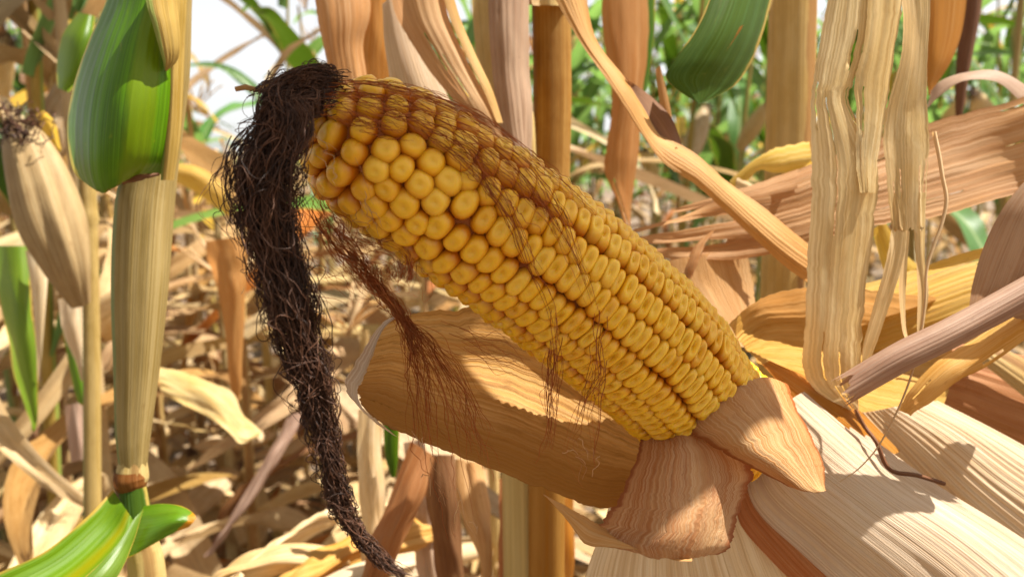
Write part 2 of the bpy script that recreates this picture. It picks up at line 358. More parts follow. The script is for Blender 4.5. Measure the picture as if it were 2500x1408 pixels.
# ------------------------------------------------------------------ the ear of corn
AX = np.array([at(*p) for p in [(1850, 1085, .288), (1712, 990, .275), (1580, 850, .257), (1320, 636, .236), (980, 405, .214), (845, 335, .206), (752, 292, .201)]])
RAD = np.array([.0205, .0226, .0248, .0240, .0212, .0168, .005])
NS = 400
axc = cr(AX, NS); axr = cr(RAD[:, None], NS)[:, 0]
arc = np.concatenate([[0], np.cumsum(np.linalg.norm(np.diff(axc, axis=0), axis=1))]); LEN = arc[-1]
axt = np.gradient(axc, axis=0); axt /= np.linalg.norm(axt, axis=1, keepdims=True)
view = CM[:, 2]
axa = np.cross(view, axt); axa /= np.linalg.norm(axa, axis=1, keepdims=True); axb = np.cross(axt, axa)   # axb looks to the camera
def ear_frame(s):
    g = lambda A: np.stack([np.interp(s, arc, A[:, k]) for k in range(3)], -1)
    return g(axc), np.interp(s, arc, axr), g(axt), g(axa), g(axb)
def ear_depth(px, py, lift=.0006):
    """depth of the ear's skin where the line of sight meets it (or passes closest to it)"""
    px = np.asarray(px, float); py = np.asarray(py, float)
    d = at(px, py, 1.0) - CL; d1 = d / np.linalg.norm(d, axis=-1, keepdims=True)
    k = 1 / np.linalg.norm(d, axis=-1)
    oc = axc - CL
    b = d1 @ oc.T; c2 = (oc ** 2).sum(1)[None] - b ** 2
    rr = (axr + lift)[None] ** 2
    t = np.where(c2 < rr, b - np.sqrt(np.maximum(rr - c2, 0)), 9)
    best = t.min(1); near = b[np.arange(len(px)), np.argmin(c2 - rr, axis=1)]
    return np.where(best < 8, best, near) * k

ear = empty('corn_ear', at(1712, 990, .275), 'ripe yellow ear of corn with bared kernels and dark dried silk over its tip', 'corn ear')
def lathe(mb, s0, s1, dr, n=60, sides=32):
    s = np.linspace(s0, s1, n); c, r, t, a, b = ear_frame(s)
    A, V = np.meshgrid(np.arange(sides) / sides * 2 * math.pi, np.linspace(0, 1, n))
    P = c[:, None] + np.maximum(r + dr, .0015)[:, None, None] * (a[:, None] * np.cos(A)[..., None] + b[:, None] * np.sin(A)[..., None])
    mb.add(P, grid_faces(n, sides, True), np.stack([A * 3, V * 18], -1), np.stack([V * 0, V * 0 + .3, V * 0], -1))
mb = MB(); lathe(mb, 0, LEN, -.0042); mb.build('cob', MT['cob'], ear)

# kernel shape: a pillow with a dent in its crown
NL, NP = 13, 20
th = np.linspace(0.0, math.pi * .86, NL); ph = np.arange(NP) / NP * 2 * math.pi
TH, PHI = np.meshgrid(th, ph, indexing='ij')
bx = np.sin(TH) * np.cos(PHI); by = np.sin(TH) * np.sin(PHI); bz = np.cos(TH)
def kernel_verts(a, b, h, sq, dent, dentw, r):
    sgn = lambda x, e: np.sign(x) * np.abs(x) ** e
    x = sgn(bx, sq); y = sgn(by, sq * 1.03); z = sgn(bz, .9)
    f = 1 - dent * np.exp(-((x / dentw) ** 2 + ((y - .10) / (.40)) ** 2) * 1.6) * (bz > 0)
    dm = np.exp(-((x / dentw) ** 2 + ((y - .10) / .40) ** 2) * 1.6) * (bz > 0)
    z = z * f
    tap = .80 + .20 * np.clip(z + .7, 0, 1)
    w = 1 + .06 * noise2(x * 1.3 + r * 50, y * 1.3 + z, 11)
    return np.stack([x * a * tap * w, y * b * w, z * h * w], -1), bz, dm
kf = grid_faces(NL, NP, True)
ROWS = 16; TIP = .80
kern = []
def add_kernel(s, t, phi, pitch, circ, c, r, tt, a, b, irr):
    aw = max(circ * .5 * 1.07, .0026) if t < .8 else max(circ * .5 * 1.12, .0031)
    rad = a * math.cos(phi) + b * math.sin(phi)
    drdt = (np.interp(min(s + .002, LEN), arc, axr) - np.interp(s - .002, arc, axr)) / .004
    n = rad - tt * drdt * .9; n = n / np.linalg.norm(n)
    n = n + tt * (rng.normal(.30, .05) if t < .8 else rng.normal(.1, .06)) + np.cross(tt, rad) * rng.normal(0, .04 + .12 * irr); n /= np.linalg.norm(n)
    xa = np.cross(tt, n); xa /= np.linalg.norm(xa); ya = np.cross(n, xa)
    h = .0050 if t < .8 else .0048
    sq = np.interp(t, [0, .5, .75, 1], [.72, .72, .86, .95]); dent = np.interp(t, [0, .4, .7, .85, 1], [.42, .42, .34, .22, .12]) * rng.uniform(.6, 1.3)
    dw = np.interp(t, [0, .5, .8], [.62, .52, .38])
    rr_ = rng.random()
    vs, cz, dm = kernel_verts(aw * rng.uniform(.96, 1.05), pitch * .5 * rng.uniform(1.22, 1.36) * (1 if t < .75 else .9), h, sq, dent, dw, rr_)
    shrink = rng.uniform(.9, 1.02) if t > .82 else 1.0
    pos = c + rad * (r - h * .92 + rng.normal(0, .00022))
    P = pos + shrink * (vs[..., 0, None] * xa + vs[..., 1, None] * ya + vs[..., 2, None] * n)
    toc = CL - (pos + n * h); dist = np.linalg.norm(toc); face = float(n @ (toc / dist))
    pale = rr_ if rng.random() > .0 else 1
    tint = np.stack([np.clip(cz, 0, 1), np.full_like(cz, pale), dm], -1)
    kern.append((face * aw * pitch / dist ** 2 if face > .15 and t < .93 else 0, P, tint, pos))
for j in range(ROWS):
    s = TIP * LEN - rng.uniform(0, .0015) - .0028 * (j % 2)
    while s > .009:
        t = s / LEN
        c, r, tt, a, b = [x[0] for x in ear_frame(np.array([s]))]
        pitch = np.interp(t, [0, .15, .35, .55, .7, .8, .9, 1], [.0028, .0029, .0032, .0038, .0050, .0064, .0068, .006])
        pitch *= rng.uniform(.93, 1.07)
        irr = max(0, t - .66) * 3
        phi = (j + .5) / ROWS * 2 * math.pi + .16 * math.sin(2.2 * t + .5) + .035 * (j % 2 - .5) + rng.normal(0, .012 + .05 * irr) + .015 * noise2(t * 5, j * 3.3, 2)
        circ = 2 * math.pi * (r - .0012) / ROWS
        add_kernel(s, t, phi, pitch, circ, c, r, tt, a, b, irr)
        s -= pitch
sr, ring = TIP * LEN + .0042, 0
while sr < LEN - .001:
    c, r, tt, a, b = [x[0] for x in ear_frame(np.array([sr]))]
    nk = max(1, int(round(2 * math.pi * max(r - .0018, 0) / .0067)))
    for q in range(nk):
        add_kernel(sr + 0, sr / LEN, (q + .5 * (ring % 2) + rng.normal(0, .07)) / nk * 2 * math.pi + ring * .21, (.0066) * rng.uniform(.92, 1.08), 2 * math.pi * max(r - .0012, .002) / nk if nk > 3 else .006, c, r, tt, a, b, .25)
    dr_ = (r - np.interp(min(sr + .003, LEN), arc, axr)) / .003
    sr += .0060 / math.sqrt(1 + dr_ ** 2); ring += 1
order = sorted(range(len(kern)), key=lambda i: -kern[i][0])
rest = MB()
for q, i in enumerate(order):
    sc, P, tint, pos = kern[i]
    uv = np.zeros(P.shape[:2] + (2,))
    if q < 100:
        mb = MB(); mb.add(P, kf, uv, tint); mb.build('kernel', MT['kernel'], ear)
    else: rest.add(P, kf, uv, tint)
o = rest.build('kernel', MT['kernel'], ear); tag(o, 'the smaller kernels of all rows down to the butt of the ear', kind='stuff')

# ---- silk
def strands(guide, n, npts, f0, f1, r, curl=(.0008, 8), spread_z=.6, seed=0, tint=(0, 1), on_ear=False, lift=.0012, braid=0.0, core=.5, drift=.3, locks=0, lk=.22):
    """hair following a guide: rows (x, y, depth, halfwidth px); every strand runs over its own stretch of it"""
    g = np.random.default_rng(seed); guide = np.array(guide, float)
    GP = cr(guide, 240); tg = np.linspace(0, 1, 240)
    if n > 75 and not on_ear: GP[:, 3] *= 1 + .24 * noise2(tg * 13, 0 * tg + 3, 21); GP[:, 0] += .35 * GP[:, 3] * noise2(tg * 16, 0 * tg + 8, 22)
    t0 = f0[0] + (f0[1] - f0[0]) * g.random(n); t1 = t0 + (f1[0] + (f1[1] - f1[0]) * g.random(n)); t1 = np.minimum(t1, 1)
    T = t0[:, None] + (t1 - t0)[:, None] * np.linspace(0, 1, npts)[None]
    q = [np.interp(T, tg, GP[:, k]) for k in range(4)]
    dx = np.interp(T, tg, np.gradient(GP[:, 0])); dy = np.interp(T, tg, np.gradient(GP[:, 1])); l = np.hypot(dx, dy) + 1e-9
    nx, ny = -dy / l, dx / l
    rad = np.sqrt(g.random(n)) ** (1 / core if core else 1); an = g.random(n) * 2 * math.pi
    ra, rb = g.random(n)[:, None] * 99, g.random(n)[:, None] * 77
    if locks:
        li = g.integers(0, locks, n); LR = np.sqrt(g.random(locks)) ** (1 / core); LA = g.random(locks) * 6.283; Lx, Ly, Lb = g.random(locks) * 99, g.random(locks) * 77, g.normal(1, .5, locks)
        A = LA[li][:, None] + (braid * Lb[li])[:, None] * T * 2 * math.pi; rad = LR[li]
        dr = drift * noise2(T * 9 + Lx[li][:, None], Ly[li][:, None] + 0 * T, seed) + lk * rad.mean() * (np.sqrt(g.random(n)) * np.cos(an))[:, None] + .10 * noise2(T * 30 + ra, rb, seed)
    else:
        A = an[:, None] + braid * T * 2 * math.pi
        dr = drift * noise2(T * 7 + ra, rb, seed)
    ou = rad[:, None] * np.cos(A) + dr; oz = rad[:, None] * np.sin(A) * spread_z
    px = q[0] + nx * q[3] * ou; py = q[1] + ny * q[3] * ou
    dep = q[2] - oz * q[3] * q[2] / FPX
    if on_ear:
        dep = (ear_depth(px.ravel(), py.ravel(), lift=.0004)).reshape(px.shape) - lift * (.15 + .85 * g.random((n, 1)))
    P = at(px, py, dep)
    ca, cf = curl; cfs = cf * g.uniform(.6, 2.6, (n, 1))
    ph = g.random((n, 3)) * 99
    k = np.linspace(0, 1, npts)[None]
    Lm = np.linalg.norm(np.diff(P, axis=1), axis=-1).sum(1)[:, None]
    for ax in range(3):
        wv = noise2(k * Lm / .001 / cfs * 2 + ph[:, ax:ax + 1], ph[:, ax:ax + 1] * 3, seed + ax)
        w2 = noise2(k * Lm / .001 / cfs * 5 + ph[:, ax:ax + 1], ph[:, ax:ax + 1] * 5, seed + ax + 5)
        P[..., ax] += ca * (g.random((n, 1)) * 1.4 + .3) * (wv + .45 * w2) * (1 if not on_ear else .8)
    rr = r * (.6 + .8 * g.random((n, 1))) * (1 - .5 * k ** 3)
    mb = MB(); tubes(mb, P, rr, 4, tint[0] + (tint[1] - tint[0]) * g.random(n)); return mb
def merge(mbs):
    o = MB()
    for m in mbs:
        for v, uv, a in zip(m.v, m.uv, m.a): pass
        base = o.n
        o.v += m.v; o.uv += m.uv; o.a += m.a; o.f += (np.array(m.f) + base).tolist(); o.n += m.n
    return o
def tangle(guide, n, npts, tr, r, step=.0007, seed=0, grip=.9, turn=.55, down=.1, out=1.0, sz=.6):
    """matted hair: short strands wandering every way inside the clump"""
    g = np.random.default_rng(seed); GP = cr(np.array(guide, float), 300); tg = np.linspace(0, 1, 300); GP[:, 3] *= 1 + .24 * noise2(tg * 13, 0 * tg + 3, 21); GP[:, 0] += .35 * GP[:, 3] * noise2(tg * 16, 0 * tg + 8, 22)
    W3 = at(GP[:, 0], GP[:, 1], GP[:, 2]); RW = GP[:, 3] * GP[:, 2] / FPX
    ti = ((tr[0] + (tr[1] - tr[0]) * g.random(n)) * 299).astype(int)
    off = g.normal(0, 1, (n, 3)); off /= np.linalg.norm(off, axis=1, keepdims=True); off *= (out * np.sqrt(g.random(n)) * RW[ti])[:, None]
    P = [W3[ti] + off]; d = g.normal(0, 1, (n, 3)); cur = g.normal(0, .5, (n, 3))
    for k in range(npts - 1):
        p = P[-1]
        j = np.argmin(((p[:, None, :] - W3[None, ::4]) ** 2).sum(-1), axis=1) * 4
        ax = W3[np.minimum(j + 4, 299)] - W3[j]; ax /= np.linalg.norm(ax, axis=1, keepdims=True) + 1e-9
        v = W3[j] - p; dist = np.linalg.norm(v, axis=1); over = np.clip(dist / (RW[j] + 1e-5) - .8, 0, 1.5)
        cur = .86 * cur + g.normal(0, .35, (n, 3))
        d = d / np.linalg.norm(d, axis=1, keepdims=True) + turn * cur + down * ax + (grip * over)[:, None] * v / (dist[:, None] + 1e-6)
        P.append(p + step * d / np.linalg.norm(d, axis=1, keepdims=True))
    P = np.stack(P, 1)
    mb = MB(); tubes(mb, P, r * (.6 + .9 * g.random((n, 1))) * (1 - .4 * np.linspace(0, 1, npts)[None] ** 2), 4, g.random(n)); return mb
# dark matted clump draped over the tip and hanging down like a braid
G1 = [(850, 205, .196, 28), (770, 205, .190, 38), (695, 240, .186, 50), (676, 310, .184, 61), (662, 400, .183, 87), (662, 500, .183, 87), (690, 620, .184, 70),
      (712, 740, .184, 66), (735, 840, .185, 48), (757, 930, .185, 35), (772, 1020, .186, 32), (795, 1110, .186, 30), (812, 1190, .187, 25),
      (845, 1260, .187, 18), (890, 1320, .188, 11), (935, 1368, .188, 8), (985, 1404, .188, 2)]
G1t = [(820, 240, .192, 40), (720, 250, .186, 50), (668, 330, .183, 60), (655, 420, .182, 62)]
m1 = [strands(G1, 640, 80, (0, .36), (.12, .36), .00013, (.0015, 8), seed=1, core=.72, drift=.55, locks=52, lk=.13),
      strands(G1, 360, 80, (.3, .85), (.10, .3), .00013, (.0012, 7), seed=2, core=.72, drift=.5, braid=3, locks=24, lk=.16),
      strands(G1, 130, 60, (.55, .95), (.1, .3), .00018, (.0005, 7), seed=3, core=.6, drift=.3, braid=5, locks=7, lk=.32),
      strands(G1, 260, 50, (.02, .45), (.04, .14), .00012, (.0026, 12), seed=14, core=.95, drift=.6, locks=40, lk=.15),
      tangle(G1, 130, 46, (.04, .42), .00013, seed=4, down=.35, turn=.28),
      tangle(G1, 190, 34, (.36, .86), .00013, step=.0006, seed=10, down=.35, turn=.45),
      tangle(G1, 50, 40, (.1, .7), .00009, seed=8, down=.15, turn=.25, grip=.25, out=1.2),
      strands(G1t, 240, 40, (0, .4), (.3, .6), .00013, (.0013, 10), seed=5, core=.9, locks=30, lk=.16)]
# wisps that arch above the tip
m1 += [strands([(610, 225, .188, 8), (680, 200, .186, 14), (740, 175, .186, 18), (790, 172, .19, 16), (815, 205, .194, 18), (860, 225, .196, 20)], 60, 46, (0, .5), (.3, .5), .00011, (.0012, 8), seed=6),
       strands([(720, 215, .186, 20), (760, 185, .187, 22), (800, 185, .190, 25), (850, 210, .195, 25)], 90, 40, (0, .4), (.4, .6), .00012, (.0010, 7), seed=7)]
o = merge(m1).build('silk', MT['silkdark'], ear); tag(o, 'nearly black matted silk hanging in a braid from the tip')
# reddish hair spilling over the upper kernels
rows = []
PATHS = [
    ([(770, 235, 0, 30), (860, 230, 0, 40), (980, 260, 0, 60), (1100, 310, 0, 66), (1220, 375, 0, 60), (1300, 430, 0, 50)], 84, (0, .5), (.3, .6)),
    ([(800, 200, 0, 14), (900, 200, 0, 14), (1010, 220, 0, 16), (1120, 262, 0, 18), (1230, 325, 0, 16), (1320, 400, 0, 12), (1450, 520, 0, 12)], 70, (0, .55), (.25, .6)),
    ([(960, 270, 0, 30), (1080, 330, 0, 40), (1180, 420, 0, 40), (1250, 520, 0, 36), (1300, 640, 0, 30), (1350, 760, 0, 20), (1365, 880, 0, 12)], 46, (0, .4), (.3, .6)),
    ([(1000, 260, 0, 24), (1140, 320, 0, 34), (1270, 420, 0, 36), (1350, 520, 0, 36), (1410, 640, 0, 26), (1450, 760, 0, 16), (1462, 830, 0, 9)], 46, (0, .4), (.3, .6)),
    ([(780, 260, 0, 40), (860, 290, 0, 40), (960, 320, 0, 30), (1040, 345, 0, 24)], 46, (0, .5), (.3, .5)),
    ([(1100, 330, 0, 50), (1200, 440, 0, 60), (1290, 520, 0, 50), (1350, 580, 0, 40)], 30, (0, .5), (.3, .5)),
    ([(1180, 330, 0, 40), (1300, 420, 0, 60), (1420, 520, 0, 50), (1480, 640, 0, 40)], 22, (0, .5), (.3, .5)),
]
m2 = [strands(p, int(n * .46), 44, f0, f1, .000085, (.0006, 24), seed=20 + i, on_ear=True, lift=.0022, core=.7, locks=12, lk=.6, drift=.22) for i, (p, n, f0, f1) in enumerate(PATHS)]
o = merge(m2).build('silk', MT['silkred'], ear); tag(o, 'fine reddish brown silk spilling over the upper kernel rows')
# the loose bunch hanging under the ear and in front of the husk
UND = [
    ([(745, 470, .2, 26), (800, 555, .206, 30), (870, 640, .212, 22), (930, 710, .216, 12), (980, 770, .218, 9), (1015, 840, .22, 26), (1055, 930, .222, 56), (1085, 1050, .224, 74), (1115, 1150, .226, 70), (1150, 1300, .228, 50)], 60, (0, .35), (.3, .75), .00013),
    ([(930, 715, .216, 8), (985, 785, .218, 8), (1010, 860, .219, 20), (1030, 950, .221, 34), (1035, 1080, .223, 34)], 22, (0, .3), (.5, .8), .00012),
    ([(940, 730, .216, 8), (990, 785, .218, 10), (1060, 860, .219, 36), (1130, 980, .221, 50), (1170, 1080, .223, 50), (1200, 1180, .224, 40)], 30, (0, .3), (.4, .8), .00012),
    ([(760, 480, .2, 30), (830, 570, .206, 60), (900, 640, .21, 70), (960, 690, .214, 80), (1040, 740, .216, 90)], 80, (0, .6), (.15, .4), .00010),
    ([(620, 560, .196, 40), (760, 640, .2, 80), (860, 700, .204, 90), (960, 790, .21, 90)], 20, (0, .5), (.2, .5), .00009),
    ([(1000, 780, .216, 30), (1150, 840, .218, 50), (1250, 880, .22, 50), (1340, 900, .222, 40)], 14, (0, .4), (.4, .6), .00009),
    ([(1350, 760, .212, 16), (1352, 900, .214, 18), (1345, 1000, .215, 16), (1335, 1090, .216, 20), (1300, 1170, .218, 26)], 16, (0, .2), (.4, .8), .00011),
    ([(1455, 740, .214, 14), (1460, 880, .217, 14), (1440, 980, .218, 22), (1420, 1090, .219, 34), (1440, 1180, .22, 30)], 14, (0, .3), (.4, .7), .00011),
    ([(880, 650, .212, 12), (960, 745, .216, 5), (1000, 800, .218, 6)], 26, (0, .3), (.4, .7), .00016),
]
m3 = [strands(p, n, 46, f0, f1, r * .85, (.0016, 16), seed=40 + i, core=.8, drift=.35) for i, (p, n, f0, f1, r) in enumerate(UND)]
o = merge(m3).build('silk', MT['silkred'], ear); tag(o, 'loose reddish silk strands hanging below the ear in front of the husk')
m4 = [strands([(760, 300, .195, 50), (840, 400, .198, 60), (900, 520, .2, 60), (960, 620, .205, 50)], 8, 40, (0, .6), (.15, .35), .00009, (.0016, 6), seed=60, on_ear=True, lift=.003),
      strands([(980, 950, .221, 60), (1060, 1080, .223, 80), (1110, 1230, .225, 70), (1150, 1340, .226, 50)], 16, 40, (.1, .8), (.06, .15), .00010, (.0018, 6), seed=61),
      strands([(1350, 1050, .216, 60), (1430, 1100, .218, 60), (1440, 1200, .219, 60)], 10, 30, (0, .7), (.15, .3), .00008, (.0015, 6), seed=62),
      strands([(590, 520, .19, 40), (620, 700, .19, 40), (680, 900, .19, 40)], 10, 30, (0, .8), (.06, .15), .00008, (.0024, 6), seed=63),
      strands([(620, 330, .188, 5), (540, 420, .19, 8), (490, 510, .192, 5), (560, 570, .192, 8), (620, 560, .19, 5)], 2, 50, (0, .05), (.85, .95), .00009, (.0006, 12), seed=64)]
o = merge(m4).build('silk', MT['silkblond'], ear); tag(o, 'pale straw coloured silk ends')
# little dry stub at the tip
mb = MB(); tubes(mb, at([575, 600, 640, 680], [218, 213, 222, 236], [.187, .187, .188, .19]), np.array([[.0006, .0007, .0006, .0009]]), 6, .8)
sheet(mb, [(632, 212, .187, 640, 200, .187, 0), (650, 222, .186, 662, 192, .187, .001), (672, 226, .187, 678, 200, .188, 0)], 5, 8, 3, crum=.0006)
tag(mb.build('dry_stub', MT['tan'], ear), 'tiny shrivelled stub among the silk')

# ---- husk leaves of the ear
H = lambda rows, mat, label, **k: leaf('husk_leaf', rows, MT[mat], ear, label, **k)
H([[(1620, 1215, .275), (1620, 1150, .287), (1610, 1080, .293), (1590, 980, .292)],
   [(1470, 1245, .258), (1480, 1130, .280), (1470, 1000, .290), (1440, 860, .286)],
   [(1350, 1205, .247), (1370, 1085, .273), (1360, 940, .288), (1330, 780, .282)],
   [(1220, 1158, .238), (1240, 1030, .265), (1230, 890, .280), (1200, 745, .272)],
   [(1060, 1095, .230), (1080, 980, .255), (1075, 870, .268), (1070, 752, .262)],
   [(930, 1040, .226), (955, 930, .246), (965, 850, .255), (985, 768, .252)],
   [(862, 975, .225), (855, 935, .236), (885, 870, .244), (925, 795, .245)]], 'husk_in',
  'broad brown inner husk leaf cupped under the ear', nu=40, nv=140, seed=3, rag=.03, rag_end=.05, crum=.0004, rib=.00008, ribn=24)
H([(985, 752, .256, 975, 772, .250, .001), (930, 785, .248, 940, 808, .243, .002), (893, 850, .243, 915, 868, .239, .002), (868, 900, .239, 895, 915, .234, .002), (842, 940, .233, 876, 955, .230, .001), (858, 985, .227, 880, 990, .224, .001), (905, 1040, .226, 925, 1030, .224, .001), (960, 1072, .227, 970, 1058, .226, 0)], 'husk', 'pale papery curled rim at the left end of the inner husk', nu=14, nv=90, seed=4, rag=.22, crum=.0009, wave=.002)
# front flap that folds down
H([[(1570, 1075, .266), (1635, 1050, .258), (1700, 1015, .262)],
   [(1558, 1105, .258), (1650, 1085, .244), (1765, 1065, .255)],
   [(1520, 1160, .250), (1645, 1160, .235), (1838, 1150, .250)],
   [(1485, 1220, .246), (1640, 1235, .229), (1818, 1205, .246)],
   [(1462, 1270, .242), (1630, 1295, .226), (1795, 1275, .243)],
   [(1440, 1300, .238), (1610, 1340, .226), (1785, 1325, .241)],
   [(1428, 1318, .236), (1630, 1366, .230), (1750, 1345, .241)]], 'flap', 'reddish tan husk flap folded down in front of the ear base', nu=60, nv=110, seed=5, rag=.07, rag_end=.07, crum=.0006, wave=.0022)
H([(1328, 1203, .232, 1332, 1214, .230, 0), (1385, 1232, .236, 1385, 1275, .229, .001), (1440, 1262, .238, 1428, 1328, .230, .002), (1500, 1300, .236, 1495, 1338, .229, .002),
   (1570, 1330, .232, 1570, 1344, .228, .001), (1640, 1352, .231, 1640, 1364, .228, 0), (1690, 1360, .231, 1690, 1366, .229, 0)], 'tan', 'thin curled edge of husk, lit from behind', nu=12, nv=60, seed=8, rag=.12, crum=.0008)
# right flap
H([[(1662, 1045, .252), (1745, 985, .247), (1840, 922, .258), (1925, 938, .270)],
   [(1700, 1072, .246), (1800, 1030, .238), (1885, 985, .250), (1950, 1010, .266)],
   [(1770, 1103, .243), (1850, 1095, .236), (1930, 1065, .248), (1978, 1080, .260)],
   [(1850, 1145, .241), (1915, 1145, .238), (1968, 1135, .246), (2002, 1140, .256)],
   [(1935, 1195, .241), (1970, 1195, .240), (1995, 1185, .246), (2010, 1180, .252)],
   [(1990, 1203, .243), (2000, 1204, .243), (2010, 1202, .245), (2020, 1198, .248)]], 'flap', 'pinkish brown triangular husk flap at the right of the ear base', nu=60, nv=90, seed=11, rag=.06, rag_end=.04, crum=.0006, wave=.002)
# pale ribbed outer husks to the lower right
H([[(1815, 1090, .276), (1870, 1030, .272), (1930, 975, .278), (1985, 945, .292)],
   [(1840, 1230, .275), (1940, 1150, .268), (2040, 1080, .276), (2110, 1050, .290)],
   [(1960, 1350, .274), (2080, 1265, .266), (2190, 1195, .274), (2265, 1165, .288)],
   [(2090, 1470, .273), (2240, 1390, .264), (2360, 1310, .272), (2440, 1270, .288)],
   [(2230, 1610, .272), (2400, 1530, .264), (2530, 1440, .272), (2640, 1400, .288)]], 'husk', 'wide pale ribbed husk leaf running to the lower right', nu=48, nv=70, seed=13, rib=.00030, ribn=17, crum=.0006)
H([[(2085, 1010, .304), (2150, 1000, .299), (2220, 985, .300), (2290, 980, .312)],
   [(2170, 1130, .302), (2260, 1090, .293), (2340, 1050, .297), (2410, 1040, .308)],
   [(2280, 1270, .300), (2390, 1210, .290), (2480, 1150, .294), (2560, 1120, .306)],
   [(2430, 1430, .300), (2560, 1350, .289), (2660, 1270, .293), (2740, 1230, .306)]], 'husk', 'upper pale pinkish husk leaf with close parallel ribs', nu=44, nv=60, seed=17, rib=.00032, ribn=18, crum=.0004)
H([(1780, 1180, .288, 1835, 1130, .285, .002), (1800, 1270, .285, 1900, 1225, .281, .003), (1880, 1370, .283, 2010, 1330, .279, .003), (1990, 1480, .282, 2130, 1450, .279, .003)], 'rust', 'narrow reddish brown husk leaf below the pale husks', nu=20, nv=44, seed=19, crum=.0008, rib=.0002, ribn=6)
H([(1500, 1180, .292, 1700, 1130, .285, .006), (1470, 1290, .292, 1830, 1240, .288, .008), (1430, 1400, .292, 1900, 1370, .288, .008), (1400, 1520, .292, 1960, 1490, .288, .008)], 'husk', 'pale husk leaf hanging behind the folded flap', nu=36, nv=40, seed=23, rib=.0003, ribn=13, crum=.0006)
H([[(1850, 885, .284), (1832, 862, .290), (1808, 835, .296), (1778, 790, .292)],
   [(1925, 925, .288), (1905, 860, .303), (1865, 795, .312), (1832, 742, .298)],
   [(2000, 965, .292), (1990, 870, .316), (1950, 790, .326), (1910, 706, .302)],
   [(2085, 1005, .300), (2090, 880, .328), (2060, 790, .338), (2010, 700, .312)],
   [(2180, 1035, .312), (2200, 900, .342), (2180, 810, .350), (2140, 705, .325)],
   [(2290, 1040, .325), (2320, 930, .352), (2320, 820, .362), (2280, 720, .340)]], 'tan', 'bright cream husk leaf curling up behind the ear base', nu=36, nv=60, seed=29, slits=3, rib=.0002, ribn=14, crum=.0008, rag=.03)
H([(1860, 890, .286, 1880, 880, .287, 0), (1950, 985, .284, 2010, 940, .292, .002), (2050, 1060, .284, 2110, 1010, .294, .002), (2140, 1130, .286, 2200, 1100, .296, .001)], 'orange', 'folded amber strip of husk between the pale leaves', nu=14, nv=40, seed=31, crum=.0005)

# ------------------------------------------------------------------ dry leaves round the ear
def L(rows, mat, label, name='dry_leaf', **k):
    return leaf(name, rows, MT[mat], None, label, 'leaf', **k)
# torn hanging leaf: several strips of one leaf
mb = MB()
D = .285
sheet(mb, [(2030, -60, D, 2130, -60, D, .003), (2000, 100, D, 2112, 100, D, .003), (1983, 200, D, 2085, 200, D, .004), (1977, 250, D, 2078, 255, D, .004), (1978, 380, D, 2140, 385, D, .004),
           (1975, 500, D, 2140, 500, D, .005), (1967, 650, D, 2124, 650, D, .005), (1962, 780, D, 2110, 780, D, .004), (1957, 890, D, 2104, 880, D, .003), (1985, 945, D + .002, 2100, 940, D, .003), (2068, 1000, D + .006, 2096, 1000, D + .004, 0)],
      46, 150, seed=40, cupk=.4, slits=7, crum=.0007, rag=.06, wave=.0008)
sheet(mb, [(2120, -60, D - .001, 2215, -60, D + .002, .001), (2108, 100, D - .002, 2192, 100, D + .001, .002), (2084, 200, D - .002, 2176, 210, D, .002), (2092, 300, D - .003, 2160, 310, D, .002), (2090, 385, D - .003, 2146, 392, D - .001, .001), (2100, 470, D - .004, 2138, 470, D - .003, 0)],
      30, 90, seed=41, cupk=.4, slits=3, crum=.0007, rag=.08)
sheet(mb, [(2196, -60, D + .004, 2275, -60, D - .001, .003), (2203, 60, D + .004, 2270, 60, D - .002, .004), (2195, 150, D + .003, 2264, 160, D - .002, .003), (2166, 250, D + .002, 2265, 250, D - .002, .003), (2154, 330, D + .001, 2270, 330, D - .002, .004),
           (2158, 400, D + .001, 2268, 400, D - .002, .004), (2168, 500, D, 2262, 500, D - .002, .003), (2178, 575, D, 2256, 580, D - .002, .002)], 40, 100, seed=42, cupk=.4, slits=5, crum=.0007, rag=.06, rag_end=.05)
sheet(mb, [(2174, 470, D + .001, 2212, 470, D, .001), (2176, 540, D, 2216, 545, D - .001, .001), (2166, 620, D + .002, 2206, 640, D - .002, .002), (2135, 740, D + .003, 2168, 760, D - .002, .002), (2108, 840, D + .002, 2132, 860, D - .001, .001), (2104, 890, D, 2112, 896, D, 0)], 10, 50, seed=43, cupk=.6, crum=.0006, rag=.08)
sheet(mb, [(2224, 470, D + .001, 2262, 470, D, .001), (2228, 540, D, 2260, 540, D, .001), (2238, 640, D, 2258, 640, D - .001, .001), (2242, 720, D + .001, 2268, 715, D - .001, .002), (2240, 800, D + .001, 2256, 805, D, .001), (2246, 850, D, 2250, 850, D, 0)], 8, 50, seed=44, cupk=.6, crum=.0006, rag=.08)
sheet(mb, [(2210, 560, D + .002, 2222, 565, D + .001, 0), (2198, 680, D + .003, 2212, 690, D + .001, .001), (2204, 800, D + .004, 2214, 800, D + .002, 0), (2220, 850, D + .004, 2224, 850, D + .003, 0)], 6, 40, seed=45, cupk=.6, crum=.0006, rag=.1)
c = np.concatenate([v.reshape(-1, 3) for v in mb.v]).mean(0); mb.v = [v - c for v in mb.v]
o = mb.build('dry_leaf', MT['pale']); o.location = Vector(tuple(c)); tag(o, 'pale tan torn leaf hanging in shredded strips right of the ear', 'leaf')
mb = MB(); g1 = at([2280, 2292, 2300, 2310, 2298, 2280, 2262, 2258, 2240, 2205, 2150, 2100, 2050], [322, 380, 430, 490, 550, 600, 660, 740, 860, 970, 1080, 1140, 1176], np.linspace(.272, .262, 13))
c = g1.mean(0); g1 = cr(g1 - c, 120); tubes(mb, g1, (.00075 - .0006 * np.linspace(0, 1, 120) ** 1.4)[None], 5, .5)
